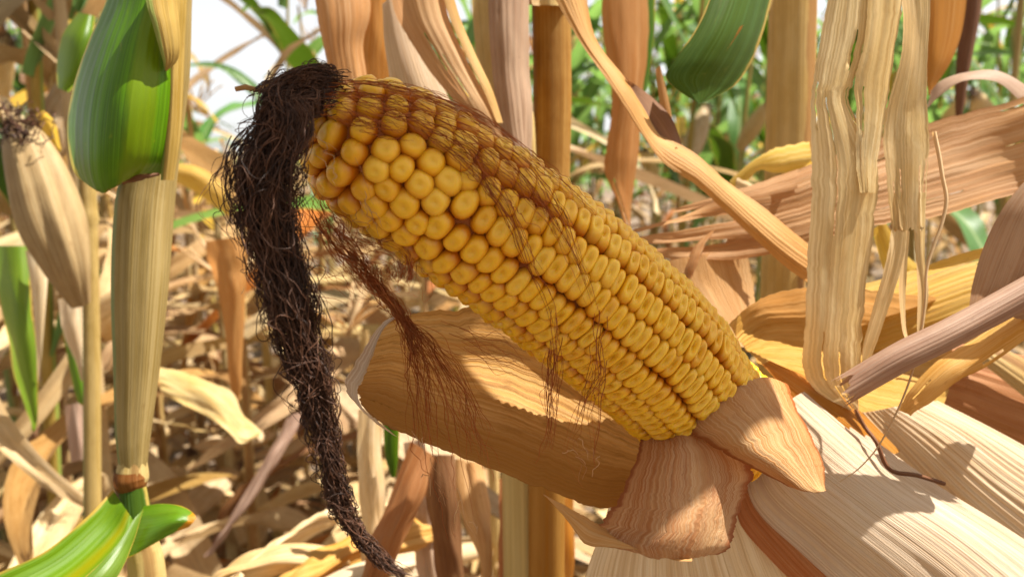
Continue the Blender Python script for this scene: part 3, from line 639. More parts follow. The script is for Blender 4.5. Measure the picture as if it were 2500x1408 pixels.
o = mb.build('leaf_fibre', MT['tassel']); o.location = Vector(tuple(c)); tag(o, 'thin curved thread of leaf fibre dangling over the pale husks', 'leaf fibre')
mb = MB(); g1 = at([2088, 2110, 2140, 2172, 2240, 2305], [1000, 1040, 1080, 1145, 1160, 1180], [.284, .283, .279, .276, .278, .282]); c = g1.mean(0)
tubes(mb, cr(g1 - c, 60), .0008, 6, .1); o = mb.build('leaf_fibre', MT['dark']); o.location = Vector(tuple(c)); tag(o, 'bent dark fibre lying on the pale husk under the torn leaf', 'leaf fibre')

# rolled leaf pointing left, broken end
mb = MB()
cl = np.array([at(*p) for p in [(2078, 940, .262), (2180, 880, .262), (2300, 822, .264), (2420, 758, .268), (2560, 680, .272)]]); C = cr(cl, 90); rw = np.interp(np.linspace(0, 1, 90), [0, .3, 1], [.0049, .0052, .0050])
T = np.gradient(C, axis=0); T /= np.linalg.norm(T, axis=1, keepdims=True); a = np.cross(T, CM[:, 2]); a /= np.linalg.norm(a, axis=1, keepdims=True); b = np.cross(a, T)
ang = np.linspace(-.7, 2 * math.pi - 1.6, 34); A, V = np.meshgrid(ang, np.linspace(0, 1, 90))
sp = 1 - .10 * (A - A.min()) / 6 + .05 * noise2(A * 2, V * 5, 3)
P = C[:, None] + (rw[:, None] * sp)[..., None] * (a[:, None] * np.cos(A)[..., None] + b[:, None] * np.sin(A)[..., None])
P = P + T[:, None] * (np.maximum(0, 1 - V * 14) * .0045 * (noise2(A * 3.2, 0 * A, 5) + .7 * noise2(A * 8, 0 * A + 3, 6)))[..., None]
c = P.reshape(-1, 3).mean(0); mb.add(P - c, grid_faces(90, 34), np.stack([A * .55, V * 9], -1), np.stack([(A - A.min()) / 5.4, V, V * 0], -1))
o = mb.build('dry_leaf', MT['mauve']); o.location = Vector(tuple(c)); tag(o, 'mauve grey rolled leaf with a broken ragged end pointing left', 'leaf')
L([(2600, 690, .292, 2600, 800, .282, .004), (2490, 750, .290, 2500, 830, .280, .004), (2370, 830, .286, 2400, 895, .278, .003), (2290, 880, .283, 2335, 930, .277, .003), (2225, 945, .281, 2270, 985, .278, .002), (2190, 1000, .281, 2225, 1015, .279, 0)], 'tan', 'tan folded leaf just beneath the rolled mauve leaf', nu=18, nv=50, seed=50, slits=2, crum=.0011, rag=.06, wave=.001)
L([(2520, 420, .285, 2700, 430, .285, .006), (2450, 505, .285, 2680, 560, .28, .008), (2402, 600, .286, 2660, 680, .28, .008), (2376, 690, .286, 2600, 760, .28, .006), (2368, 745, .287, 2500, 780, .283, .003)], 'mauve', 'smooth mauve leaf bulging in from the right edge', nu=30, nv=40, seed=51, crum=.0006, rib=.0001, ribn=16)
# wide pinkish leaf running to the right, shredded at its left end
mb = MB()
sheet(mb, [(1760, 640, .37, 1800, 500, .375, .004), (1850, 622, .37, 1850, 450, .375, .003), (1985, 592, .365, 1980, 400, .378, .002), (2130, 556, .360, 2130, 345, .378, .001), (2300, 527, .355, 2285, 292, .376, -.002), (2450, 484, .350, 2420, 256, .372, -.003), (2640, 430, .35, 2600, 200, .358, .01)], 40, 90, seed=52, crum=.0010, slits=5, rag=.03, rag_end=0, rib=.0002, ribn=14)
for i, r in enumerate([[(1540, 572, .362, 1545, 560, .362, 0), (1640, 545, .362, 1640, 525, .364, .001), (1760, 530, .364, 1760, 500, .366, .002), (1900, 520, .364, 1900, 480, .366, .002)],
                       [(1545, 600, .36, 1550, 580, .36, 0), (1660, 592, .36, 1650, 566, .362, .001), (1780, 580, .362, 1780, 548, .364, .002), (1920, 570, .362, 1920, 530, .364, .002)],
                       [(1590, 632, .36, 1590, 608, .36, 0), (1700, 632, .36, 1690, 600, .362, .001), (1800, 630, .362, 1800, 590, .364, .002), (1930, 610, .362, 1930, 570, .364, .002)],
                       [(1640, 520, .366, 1660, 505, .366, 0), (1730, 510, .366, 1740, 480, .368, .001), (1830, 500, .366, 1830, 450, .37, .002), (1960, 480, .366, 1970, 405, .372, .002)],
                       [(1660, 690, .356, 1680, 690, .356, 0), (1675, 640, .357, 1700, 640, .357, .001), (1690, 600, .36, 1720, 590, .36, .001), (1720, 570, .362, 1750, 560, .362, 0)]]):
    sheet(mb, r, 10, 40, seed=60 + i, crum=.0014, rag=.12, rag_end=.1, wave=.002)
c = np.concatenate([v.reshape(-1, 3) for v in mb.v]).mean(0); mb.v = [v - c for v in mb.v]
o = mb.build('dry_leaf', MT['pink']); o.location = Vector(tuple(c)); tag(o, 'wide pinkish dry leaf crossing behind the torn leaf with a shredded left end', 'leaf')
L([(1800, 478, .395, 1780, 440, .395, .002), (1850, 420, .39, 1840, 390, .392, .002), (1900, 425, .385, 1890, 360, .39, .004), (1985, 410, .38, 1975, 343, .388, .004)], 'yellow', 'yellowish curled leaf above the shredded pinkish leaf', nu=16, nv=40, seed=66, crum=.0016, rag=.1)
L([(1790, 480, .388, 1800, 430, .39, .002), (1850, 520, .384, 1880, 455, .386, .003), (1900, 515, .38, 1960, 450, .384, .003)], 'pale', 'small crumpled pale leaf scrap by the shredded leaf end', nu=16, nv=30, seed=67, crum=.002, rag=.15, rag_end=.15)
L([(2262, 270, .40, 2272, 222, .405, 0), (2302, 232, .395, 2300, 196, .402, .001), (2355, 200, .39, 2360, 178, .398, .001), (2430, 200, .39, 2432, 172, .397, .001), (2480, 236, .39, 2500, 205, .396, .001), (2540, 300, .39, 2570, 270, .396, .001)], 'mauve', 'narrow leaf arching over the wide pinkish leaf at right', nu=12, nv=50, seed=68, crum=.0005)
L([(2255, -80, .43, 2372, -80, .44, .004), (2258, 60, .43, 2350, 70, .44, .005), (2258, 140, .43, 2322, 150, .435, .004), (2262, 200, .43, 2285, 208, .432, .001), (2266, 232, .43, 2270, 234, .43, 0)], 'orange', 'deep orange backlit leaf tip hanging at the top right', nu=16, nv=40, seed=69, crum=.0006)
L([(1980, 900, .34, 2000, 700, .36, .002), (2120, 870, .34, 2120, 690, .358, .006), (2240, 830, .34, 2250, 650, .358, .006), (2400, 770, .342, 2395, 606, .358, .006), (2560, 720, .345, 2540, 560, .36, .006)], 'yellow', 'straw yellow leaf lying level behind the torn strips', nu=26, nv=60, seed=70, slits=4, rag=.03, crum=.0009, rib=.0003, ribn=11)
L([(1610, 640, .355, 1830, 600, .37, .004), (1640, 720, .355, 1840, 690, .37, .005), (1720, 790, .35, 1850, 770, .365, .004), (1790, 850, .345, 1860, 840, .355, .002)], 'tan', 'flat light tan leaf close behind the lower kernels', nu=24, nv=40, seed=71, slits=3, crum=.001, rag=.07)
L([(1800, 640, .372, 1815, 600, .372, 0), (1800, 700, .37, 1826, 700, .37, .001), (1808, 740, .368, 1828, 740, .368, 0)], 'dark', 'small dark shrivelled scrap beside the flat tan leaf', nu=8, nv=24, seed=72, crum=.002, rag=.2)
L([(2130, 560, .385, 2160, 540, .385, 0), (2150, 640, .385, 2210, 620, .385, .002), (2170, 690, .384, 2260, 665, .384, .002)], 'yellow', 'small yellow leaf piece showing between the torn strips', nu=12, nv=24, seed=73, crum=.001)
# dark brown sheath in the shade at the right edge
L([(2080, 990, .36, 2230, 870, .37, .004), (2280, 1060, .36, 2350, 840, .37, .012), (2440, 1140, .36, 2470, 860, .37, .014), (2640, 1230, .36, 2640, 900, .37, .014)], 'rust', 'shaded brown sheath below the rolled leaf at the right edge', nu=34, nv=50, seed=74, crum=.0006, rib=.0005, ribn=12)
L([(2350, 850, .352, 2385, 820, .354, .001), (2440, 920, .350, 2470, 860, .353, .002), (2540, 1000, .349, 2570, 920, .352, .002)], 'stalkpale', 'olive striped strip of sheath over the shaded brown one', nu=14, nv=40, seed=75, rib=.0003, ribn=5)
# diagonal folded leaf
mb = MB()
sheet(mb, [(1335, -40, .345, 1430, -40, .352, .002), (1415, 100, .342, 1458, 96, .350, .002), (1470, 182, .338, 1528, 190, .348, .003), (1522, 262, .336, 1572, 258, .346, .003), (1576, 345, .334, 1615, 325, .344, .003), (1622, 402, .332, 1668, 360, .342, .003), (1705, 458, .330, 1722, 395, .338, .003), (1800, 546, .328, 1790, 450, .336, .004), (1900, 640, .326, 1872, 512, .334, .004), (1985, 700, .325, 1980, 600, .332, .003)], 22, 120, seed=76, crum=.0009, rag=.03, rib=.0001, ribn=8)
c = np.concatenate([v.reshape(-1, 3) for v in mb.v]).mean(0); mb.v = [v - c for v in mb.v]
o = mb.build('dry_leaf', MT['tan']); o.location = Vector(tuple(c)); tag(o, 'long narrow tan leaf slanting down from the top to the torn leaf', 'leaf')
f = leaf('leaf_fold', [(1525, 190, .347, 1530, 192, .345, 0), (1560, 250, .345, 1592, 238, .350, .001), (1600, 320, .342, 1640, 290, .350, .001), (1630, 350, .341, 1662, 350, .348, .001), (1660, 372, .340, 1668, 368, .342, 0)], MT['dark'], o, 'dark brown underside where the leaf folds over', nu=12, nv=30, seed=77, crum=.0006)
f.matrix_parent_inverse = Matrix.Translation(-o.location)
L([(1465, -60, .52, 1582, -60, .53, .006), (1472, 80, .52, 1586, 90, .53, .008), (1492, 230, .52, 1568, 230, .53, .008), (1480, 350, .52, 1560, 330, .53, .008), (1476, 420, .52, 1556, 410, .53, .007), (1505, 490, .52, 1544, 490, .53, .004), (1528, 556, .525, 1538, 556, .526, 0)], 'orange', 'amber leaf with a twisted waist hanging behind the slanting leaf', nu=20, nv=60, seed=78, rag=.04, slits=2, crum=.0009)
L([(1560, -60, .535, 1600, -60, .54, 0), (1566, 100, .535, 1596, 100, .54, .001), (1556, 230, .535, 1576, 232, .54, .001), (1558, 300, .536, 1562, 300, .537, 0)], 'green', 'thin green and yellow leaf edge beside the amber hanging leaf', name='green_leaf', nu=8, nv=30, seed=79)
L([(1755, -60, .345, 1895, -50, .365, .006), (1705, 60, .34, 1866, 70, .362, .008), (1655, 135, .338, 1838, 145, .36, .008), (1625, 185, .338, 1805, 198, .356, .006), (1652, 218, .339, 1775, 222, .352, .003), (1704, 252, .342, 1716, 252, .344, 0)], 'green', 'glossy dark green leaf with a cut end hanging at the top', name='green_leaf', nu=28, nv=50, seed=80, crum=.0002, rib=.00008, ribn=9)
L([(1690, 130, .36, 1712, 90, .36, 0), (1770, 130, .336, 1778, 118, .337, 0), (1788, 100, .334, 1806, 78, .336, .0003), (1806, 66, .335, 1816, 60, .336, 0)][1:], 'orange', 'small rusty scar on the dark green hanging leaf', name='leaf_scar', nu=6, nv=14, seed=81, crum=.0002, rag=.2)
L([(1600, 170, .38, 1612, 160, .38, 0), (1612, 260, .38, 1634, 250, .38, .001), (1630, 350, .382, 1648, 340, .382, .001), (1645, 420, .384, 1655, 420, .384, 0)], 'orange', 'slim brown leaf strip between the amber leaf and the green leaf', nu=8, nv=40, seed=82, crum=.0008)
# leaves and sheaths over the ear, at the top
L([(940, -70, .37, 1072, -70, .372, .006), (965, 40, .37, 1098, 40, .37, .008), (1020, 130, .368, 1135, 125, .368, .007), (1085, 220, .366, 1182, 220, .366, .006), (1150, 300, .364, 1215, 300, .364, .004), (1210, 400, .362, 1240, 390, .362, 0)], 'pink', 'pinkish brown leaf rising from behind the top of the ear', nu=22, nv=60, seed=83, slits=2, crum=.0009, rag=.02, rib=.0002, ribn=6)
L([(1066, -70, .368, 1092, -70, .372, .001), (1096, 40, .366, 1122, 40, .37, .001), (1136, 130, .364, 1160, 130, .368, .001), (1180, 220, .362, 1202, 220, .366, .001), (1214, 300, .361, 1228, 300, .364, 0)], 'tan', 'pale leaf edge along the pinkish brown rising leaf', nu=8, nv=50, seed=84)
L([(932, 10, .385, 985, -40, .39, .002), (938, 100, .385, 1020, 60, .388, .004), (950, 180, .384, 1060, 160, .386, .005), (960, 260, .384, 1110, 270, .384, .004)], 'husk', 'sunlit cream leaf behind the pinkish brown rising leaf', nu=16, nv=40, seed=85, crum=.0005)
L([(750, -70, .40, 900, -70, .41, .006), (775, 40, .40, 905, 30, .41, .008), (792, 120, .40, 888, 110, .41, .007), (805, 190, .40, 900, 200, .41, .004), (830, 260, .40, 900, 260, .41, .002)], 'pink', 'broad orange pink leaf with a hooked edge above the dark silk', nu=22, nv=50, seed=86, slits=3, rag=.03, crum=.0012, rib=.0002, ribn=7)
L([(880, -70, .414, 960, -70, .42, .004), (898, 60, .414, 952, 60, .42, .004), (888, 130, .414, 950, 140, .42, .004), (900, 230, .414, 945, 230, .42, .002)], 'orange', 'narrow orange backlit leaf beside the hooked leaf', nu=14, nv=40, seed=87, crum=.0012, wave=.003)

# unseen leaf added above the frame to keep the sun off the ear
Sn = np.array(S); ec = at(1300, 640, .235); e0, e1 = at(540, 240, .2), at(1800, 1090, .262); ax_ = e1 - e0; ax_ /= np.linalg.norm(ax_); sd_ = np.cross(ax_, Sn); sd_ /= np.linalg.norm(sd_)
t_ = np.linspace(0, 1, 40); wd_ = np.interp(t_, [0, .15, .5, .8, 1], [.022, .036, .037, .030, .016])
cl_ = (e0 + (e1 - e0) * t_[:, None]) + Sn * .30 + Sn * (.02 * np.sin(t_ * 3.1))[:, None]
u_ = np.linspace(-1, 1, 9); P_ = cl_[:, None] + sd_ * (wd_[:, None] * (u_[None] + .15 * noise2(t_[:, None] * 6, u_[None], 3)))[..., None] + Sn * (.006 * u_ ** 2)[None, :, None]
mb = MB(); c_ = P_.reshape(-1, 3).mean(0); U_, V_ = np.meshgrid(u_ * .5 + .5, t_); mb.add(P_ - c_, grid_faces(40, 9), np.stack([U_ * 7, V_ * 20], -1), np.stack([U_, V_, V_ * 0], -1))
o = mb.build('dry_leaf', MT['yellow']); o.location = Vector(tuple(c_)); tag(o, 'unseen yellowing leaf added above the frame to shade the ear', 'leaf')

# ------------------------------------------------------------------ near plants
def near_plant(pts, mat, label, leaves=(), **k):
    base = at(*pts[-1][:3])
    root = empty('corn_plant', base, label, 'corn plant')
    mb = MB(); stalk_mesh(mb, pts, **k); mb.build('stalk', MT[mat], root)
    return root
# two stalks behind the ear at the top
pl = near_plant([(1345, -200, .43, 50), (1347, 40, .43, 47), (1349, 250, .43, 46), (1346, 430, .43, 45), (1340, 700, .43, 46), (1335, 1000, .43, 46), (1330, 2200, .5, 44)], 'stalkamber', 'amber brown corn stalk standing straight behind the middle of the ear', seed=2)
leaf('leaf_sheath', [(1278, -90, .425, 1410, -90, .425, .014), (1282, -20, .425, 1402, -20, .425, .014), (1288, 8, .425, 1398, 8, .425, .014), (1294, 14, .425, 1396, 16, .425, .014)], MT['pale'], pl, 'pale sheath collar at the top', nu=14, nv=16, seed=90, rag_end=.2)
pl = near_plant([(1215, -200, .42, 70), (1222, 50, .42, 66), (1240, 300, .42, 55), (1262, 500, .42, 50), (1290, 2200, .5, 48)], 'stalkpale', 'pale stalk wrapped in a mauve sheath above the ear', seed=3)
leaf('leaf_sheath', [(1190, -90, .392, 1292, -90, .40, .005), (1194, 60, .392, 1292, 60, .40, .006), (1200, 170, .392, 1294, 170, .40, .006), (1215, 280, .392, 1298, 280, .40, .005), (1245, 400, .392, 1300, 420, .40, .003)], MT['mauve'], pl, 'mauve outer sheath', nu=16, nv=40, seed=91, crum=.0008, rag=.02, rib=.0002, ribn=6)
pl = near_plant([(1940, -200, .46, 58), (1936, 0, .46, 56), (1928, 350, .46, 56), (1912, 700, .46, 52), (1900, 1000, .46, 50), (1890, 2200, .52, 50)], 'stalkpale', 'thick cream coloured stalk left of the torn leaf', seed=4, nodes=[(.9, .1, .02)])
pl = near_plant([(2385, -200, .55, 24), (2372, 0, .55, 23), (2352, 160, .55, 16), (2342, 270, .55, 9), (2340, 300, .55, 2)], 'dark', 'thin dark drooping stalk end at the top right', seed=5)
pl.name = 'broken_stalk'

# the plant at the left
lp = empty('corn_plant', at(320, 1700, .34), 'near corn plant at the left with a bulging green leaf base and tan stalk', 'corn plant')
mb = MB(); stalk_mesh(mb, [(430, -160, .345, 44), (424, 0, .345, 42), (408, 160, .345, 52), (385, 300, .345, 58), (365, 425, .345, 62), (352, 520, .345, 66), (342, 700, .345, 63), (334, 900, .345, 51), (326, 1050, .345, 40), (325, 1140, .345, 31)], seed=6, sides=36, n=120, ridge=.035)
mb.build('stalk', MT['stalk'], lp)
mb = MB(); stalk_mesh(mb, [(325, 1125, .345, 31), (322, 1165, .345, 38), (324, 1200, .345, 31), (334, 1260, .345, 33), (348, 1330, .345, 38), (360, 1420, .345, 43), (372, 1700, .345, 46), (390, 2600, .36, 46)], seed=7, sides=30, n=90)
o = mb.build('stalk', MT['stalkpale'], lp); tag(o, 'lower pale pinkish length of the stalk')
mb = MB(); stalk_mesh(mb, [(318, 1150, .344, 34), (318, 1170, .344, 39), (322, 1186, .344, 35), (324, 1194, .344, 31)], seed=8, sides=24, n=20); tag(mb.build('stalk_node', MT['dark'], lp), 'dark brown node')
mb = MB(); stalk_mesh(mb, [(324, 1190, .344, 31), (328, 1230, .344, 34), (334, 1275, .344, 36)], seed=9, sides=24, n=20); tag(mb.build('leaf_sheath', MT['green'], lp), 'short green sheath below the node')
BG = [[(285, -120, .335), (335, -120, .322), (400, -120, .318), (452, -120, .33)],
      [(258, 0, .332), (320, 0, .316), (395, 0, .314), (450, 0, .328)],
      [(212, 110, .332), (285, 110, .309), (380, 110, .311), (448, 110, .328)],
      [(178, 210, .332), (258, 210, .304), (370, 210, .309), (446, 210, .328)],
      [(164, 300, .333), (245, 305, .303), (360, 300, .310), (442, 300, .329)],
      [(170, 385, .334), (242, 400, .306), (350, 385, .313), (432, 380, .330)],
      [(186, 428, .334), (250, 455, .312), (335, 418, .317), (424, 412, .331)],
      [(212, 448, .334), (262, 474, .316), (316, 432, .320), (418, 426, .331)]]
leaf('leaf', BG, MT['sheathgreen'], lp, 'bulging green leaf base with yellow streaks and a brown lower rim', nu=44, nv=80, seed=95, rib=.00014, ribn=15, crum=.0002, rag_end=.015)
leaf('leaf_sheath', [(395, -120, .318, 460, -120, .326, .006), (402, 0, .318, 456, 0, .326, .006), (404, 110, .319, 450, 110, .327, .005), (404, 220, .320, 446, 220, .328, .005), (398, 330, .321, 440, 330, .329, .004), (392, 440, .323, 424, 440, .330, .003)], MT['stalk'], lp, 'cream edge of the sheath', nu=14, nv=50, seed=96, rib=.0002, ribn=4)
leaf('leaf_collar', [(296, 432, .3215, 300, 452, .322, .001), (325, 428, .320, 330, 445, .3205, .001), (355, 424, .3205, 358, 438, .321, .001), (388, 420, .322, 390, 430, .3225, .0005)], MT['dark'], lp, 'reddish brown line where the leaf joins the stalk', nu=8, nv=30, seed=94, crum=.0004, rag=.2)
leaf('leaf_edge', [(345, -120, .300, 425, -120, .314, .003), (356, 0, .300, 432, 0, .314, .003), (372, 60, .302, 438, 60, .314, .003), (388, 115, .305, 440, 115, .315, .002), (398, 150, .308, 432, 150, .316, .001), (402, 172, .311, 408, 174, .313, 0)], MT['stalk'], lp, 'curled olive leaf edge folded down over the green base', nu=16, nv=44, seed=97, rib=.0001, ribn=5)
leaf('leaf', [(275, 1195, .342, 330, 1275, .338, .002), (215, 1258, .330, 312, 1330, .326, -.004), (110, 1345, .312, 250, 1405, .308, -.006), (-20, 1405, .296, 160, 1490, .292, -.006), (-160, 1480, .285, 30, 1600, .28, -.004)], MT['limeband'], lp, 'green leaf below the node running out to the lower left', nu=24, nv=50, seed=98, rib=.0001, ribn=8)
leaf('leaf', [[(352, 1235, .338), (330, 1290, .326), (288, 1368, .322)], [(395, 1230, .332), (370, 1285, .318), (325, 1355, .316)], [(440, 1236, .326), (420, 1270, .316), (385, 1322, .316)], [(470, 1252, .322), (455, 1272, .318), (430, 1298, .318)], [(480, 1266, .32), (474, 1274, .319), (466, 1284, .319)]],
     MT['limetip'], lp, 'short green leaf lobe with an orange dead tip', nu=24, nv=40, seed=99, rag_end=.05, crum=.0004)
leaf('leaf', [(330, 1262, .322, 350, 1242, .326, 0), (285, 1330, .312, 325, 1325, .318, .001), (210, 1405, .300, 285, 1410, .306, .002), (100, 1490, .29, 200, 1520, .294, .002)], MT['lime'], lp, 'narrow green fold of leaf in front of the node', nu=14, nv=40, seed=100)

# ------------------------------------------------------------------ single leaves a little way behind
for rows_, mat_, lab_, kw in [
    ([(375, 885, .78, 398, 965, .76, .004), (455, 905, .78, 480, 1002, .75, .008), (545, 945, .77, 545, 1045, .74, .006), (600, 1005, .77, 585, 1085, .745, .003), (640, 1050, .77, 634, 1060, .76, 0)], 'pale', 'sunlit white dry leaf lying slanted right of the near stalk', dict(seed=110, crum=.003, rag=.05)),
    ([(-30, 600, .72, 70, 600, .71, .01), (0, 740, .71, 78, 750, .70, .012), (28, 880, .71, 92, 880, .70, .01), (62, 1000, .71, 92, 1010, .705, .005), (80, 1052, .71, 86, 1052, .71, 0)], 'lime', 'light green leaf hanging at the left edge', dict(seed=111, crum=.001)),
    ([(62, 612, .70, 118, 606, .70, .004), (75, 700, .69, 116, 690, .69, .004), (88, 840, .69, 104, 840, .69, .002), (92, 930, .70, 96, 930, .70, 0)], 'husk', 'narrow pale leaf beside the light green leaf at the left edge', dict(seed=112)),
    ([(190, 30, .62, 232, 40, .61, .01), (150, 90, .61, 226, 100, .60, .012), (138, 160, .61, 196, 190, .60, .01), (140, 215, .61, 168, 226, .605, .004)], 'lime', 'rounded bright green leaf behind the green leaf base', dict(seed=113)),
    ([(90, 278, .64, 108, 270, .64, .002), (105, 320, .64, 135, 300, .64, .004), (130, 365, .64, 146, 350, .64, .003), (146, 372, .64, 150, 366, .64, 0)], 'yellow', 'short yellow leaf above the dried ear at the left', dict(seed=114)),
    ([(418, 398, .9, 420, 440, .9, .005), (480, 405, .9, 470, 465, .9, .008), (545, 450, .9, 520, 500, .9, .006), (575, 520, .9, 560, 530, .9, 0)], 'yellow', 'orange yellow leaf tip showing right of the near stalk', dict(seed=115, crum=.001)),
    ([(505, 590, .8, 600, 575, .8, .008), (515, 660, .8, 606, 650, .8, .012), (540, 740, .8, 600, 740, .8, .01), (556, 900, .8, 592, 900, .8, .006), (570, 1000, .8, 580, 1000, .8, 0)], 'orange', 'reddish hanging leaf left of the dark silk', dict(seed=116, crum=.002)),
    ([(140, 730, .66, 200, 722, .66, .006), (152, 800, .66, 206, 800, .66, .008), (176, 880, .66, 208, 880, .66, .006), (196, 930, .66, 206, 930, .66, .001)], 'husk', 'small bleached leaf hanging behind the near stalk', dict(seed=117, crum=.002, rag=.05)),
    ([(150, 800, .67, 168, 800, .67, .001), (168, 900, .67, 196, 890, .67, .002), (190, 980, .67, 212, 970, .67, .002), (215, 990, .67, 240, 930, .67, .002)], 'limetip', 'green leaf with a yellow tip below the small bleached leaf', dict(seed=118, crum=.001)),
    ([(155, 990, .68, 200, 980, .68, .004), (160, 1060, .68, 208, 1060, .68, .006), (170, 1130, .68, 205, 1120, .68, .003)], 'mauve', 'small mauve curled leaf low behind the near stalk', dict(seed=119, crum=.002)),
    # heap at the bottom
    ([(960, 1240, .62, 1010, 1225, .63, .01), (780, 1290, .58, 850, 1230, .60, .02), (640, 1370, .54, 740, 1270, .57, .03), (500, 1480, .50, 640, 1350, .54, .03)], 'pale', 'sunlit folded husk leaf in the heap at the bottom left of the silk tail', dict(seed=120, crum=.004, rib=.0006, ribn=7)),
    ([(1080, 1330, .56, 1060, 1240, .58, .01), (900, 1370, .52, 900, 1280, .55, .02), (740, 1450, .48, 760, 1350, .52, .03), (600, 1560, .46, 640, 1430, .50, .03)], 'tan', 'tan crumpled leaf in the heap below the silk tail', dict(seed=121, crum=.005, rib=.0006, ribn=6)),
    ([(860, 1420, .50, 850, 1330, .52, .01), (700, 1400, .50, 690, 1330, .52, .015), (560, 1420, .50, 560, 1370, .52, .01), (480, 1440, .5, 480, 1420, .51, 0)], 'pale', 'pale leaf along the bottom edge left of the silk tail', dict(seed=122, crum=.004)),
    ([(1020, 1400, .47, 1010, 1340, .49, .01), (900, 1440, .46, 880, 1370, .48, .02), (760, 1520, .45, 740, 1440, .47, .02)], 'husk', 'cream leaf end at the bottom edge under the tip of the silk tail', dict(seed=123, crum=.004)),
    ([(700, 1020, .9, 745, 1000, .9, .005), (640, 1130, .88, 690, 1110, .88, .01), (560, 1260, .86, 600, 1240, .86, .01), (500, 1360, .85, 520, 1350, .85, .002)], 'mauve', 'long mauve leaf leaning across the dry stalks at the bottom left', dict(seed=124, crum=.003)),
    # hanging leaves in the shade under the husk
    ([(870, 1000, .50, 935, 1000, .50, .006), (868, 1150, .50, 935, 1150, .50, .008), (880, 1280, .50, 945, 1290, .50, .006), (900, 1450, .50, 960, 1450, .50, .006)], 'pale', 'tan upright leaf under the left end of the broad husk', dict(seed=130, crum=.002, rib=.0004, ribn=4)),
    ([(935, 1030, .49, 975, 1050, .49, .003), (940, 1110, .49, 972, 1120, .49, .003), (955, 1165, .49, 965, 1165, .49, .001)], 'green', 'small green leaf tip peeping out under the broad husk', dict(seed=131)),
    ([(1010, 1080, .47, 1075, 1120, .47, .008), (960, 1220, .46, 1030, 1240, .46, .01), (900, 1340, .45, 965, 1370, .45, .01), (850, 1460, .45, 920, 1480, .45, .008)], 'rust', 'brown leaf leaning left under the broad husk', dict(seed=132, crum=.003, rib=.0004, ribn=5)),
    ([(1040, 1110, .52, 1110, 1110, .52, .008), (1050, 1240, .52, 1120, 1230, .52, .01), (1060, 1340, .52, 1130, 1340, .52, .008), (1080, 1480, .52, 1150, 1480, .52, .008)], 'dark', 'dark brown leaf hanging in the shade under the middle of the husk', dict(seed=133, crum=.003)),
    ([(1110, 1120, .50, 1170, 1130, .50, .006), (1130, 1230, .49, 1190, 1240, .49, .008), (1160, 1330, .48, 1215, 1330, .48, .008), (1165, 1460, .48, 1205, 1460, .48, .004)], 'tan', 'twisted tan leaf hanging under the middle of the husk', dict(seed=134, crum=.004)),
    ([(1275, 1190, .47, 1330, 1200, .47, .005), (1282, 1290, .47, 1335, 1290, .47, .007), (1270, 1370, .47, 1318, 1370, .47, .005), (1262, 1480, .47, 1300, 1480, .47, .004)], 'pale', 'cream leaf hanging below the husk near the folded flap', dict(seed=135, crum=.003, rib=.0004, ribn=4)),
    ([(1215, 1170, .54, 1275, 1170, .54, .006), (1225, 1300, .54, 1280, 1300, .54, .008), (1210, 1470, .54, 1270, 1470, .54, .008)], 'rust', 'rusty leaf hanging between the cream and the twisted leaf', dict(seed=136, crum=.003)),
    ([(1335, 1190, .50, 1395, 1200, .50, .006), (1340, 1300, .50, 1400, 1300, .50, .008), (1330, 1470, .50, 1390, 1470, .50, .006)], 'orange', 'amber leaf hanging left of the folded flap', dict(seed=137, crum=.003)),
    ([(985, 1080, .56, 1030, 1070, .56, .004), (1010, 1250, .56, 1060, 1240, .56, .006), (1020, 1460, .56, 1080, 1460, .56, .006)], 'mauve', 'greyish mauve leaf in the shade behind the leaning brown leaf', dict(seed=138, crum=.003)),
]:
    L(rows_, mat_, lab_, nu=16, nv=44, **kw)
bpl = empty('corn_plant', at(225, 1900, .62), 'yellowish stalk behind the near stalk carrying a dried ear in its husk', 'corn plant')
mb = MB(); stalk_mesh(mb, [(205, 200, .62, 20), (215, 480, .62, 20), (222, 720, .62, 19), (225, 1000, .62, 20), (228, 1900, .62, 20)], seed=12, sides=16, nodes=[(.3, .25, .01)]); mb.build('stalk', MT['stalk'], bpl)
mb = MB(); stalk_mesh(mb, [(45, 318, .59, 26), (62, 350, .585, 48), (92, 430, .58, 66), (125, 540, .58, 72), (160, 640, .585, 54), (196, 740, .60, 24)], seed=13, sides=36, n=70, ridge=.10); ee = mb.build('ear', MT['weathered'], bpl); tag(ee, 'dried ear in its closed papery husk')
sheet_mb = MB(); sheet(sheet_mb, [(20, 350, .585, 75, 340, .56, .004), (15, 440, .575, 95, 430, .548, .006), (60, 560, .57, 130, 540, .545, .006), (120, 660, .57, 165, 650, .56, .004), (165, 720, .585, 185, 715, .58, 0)], 14, 40, seed=14, crum=.001, rag=.04); sheet_mb.build('husk_leaf', MT['mauve'], ee).matrix_parent_inverse = Matrix.Translation(-bpl.location)
gs = np.random.default_rng(77); mb = MB(); P = at(gs.uniform(20, 75, 90), gs.uniform(312, 345, 90), gs.uniform(.56, .60, 90))[:, None] + np.cumsum(gs.normal(0, .0030, (90, 9, 3)) + np.array([0, 0, .0006]), axis=1); tubes(mb, P, .0005, 3, gs.random(90)); tag(mb.build('silk', MT['silkdark'], bpl), 'dark silk tuft at the top of the dried ear')

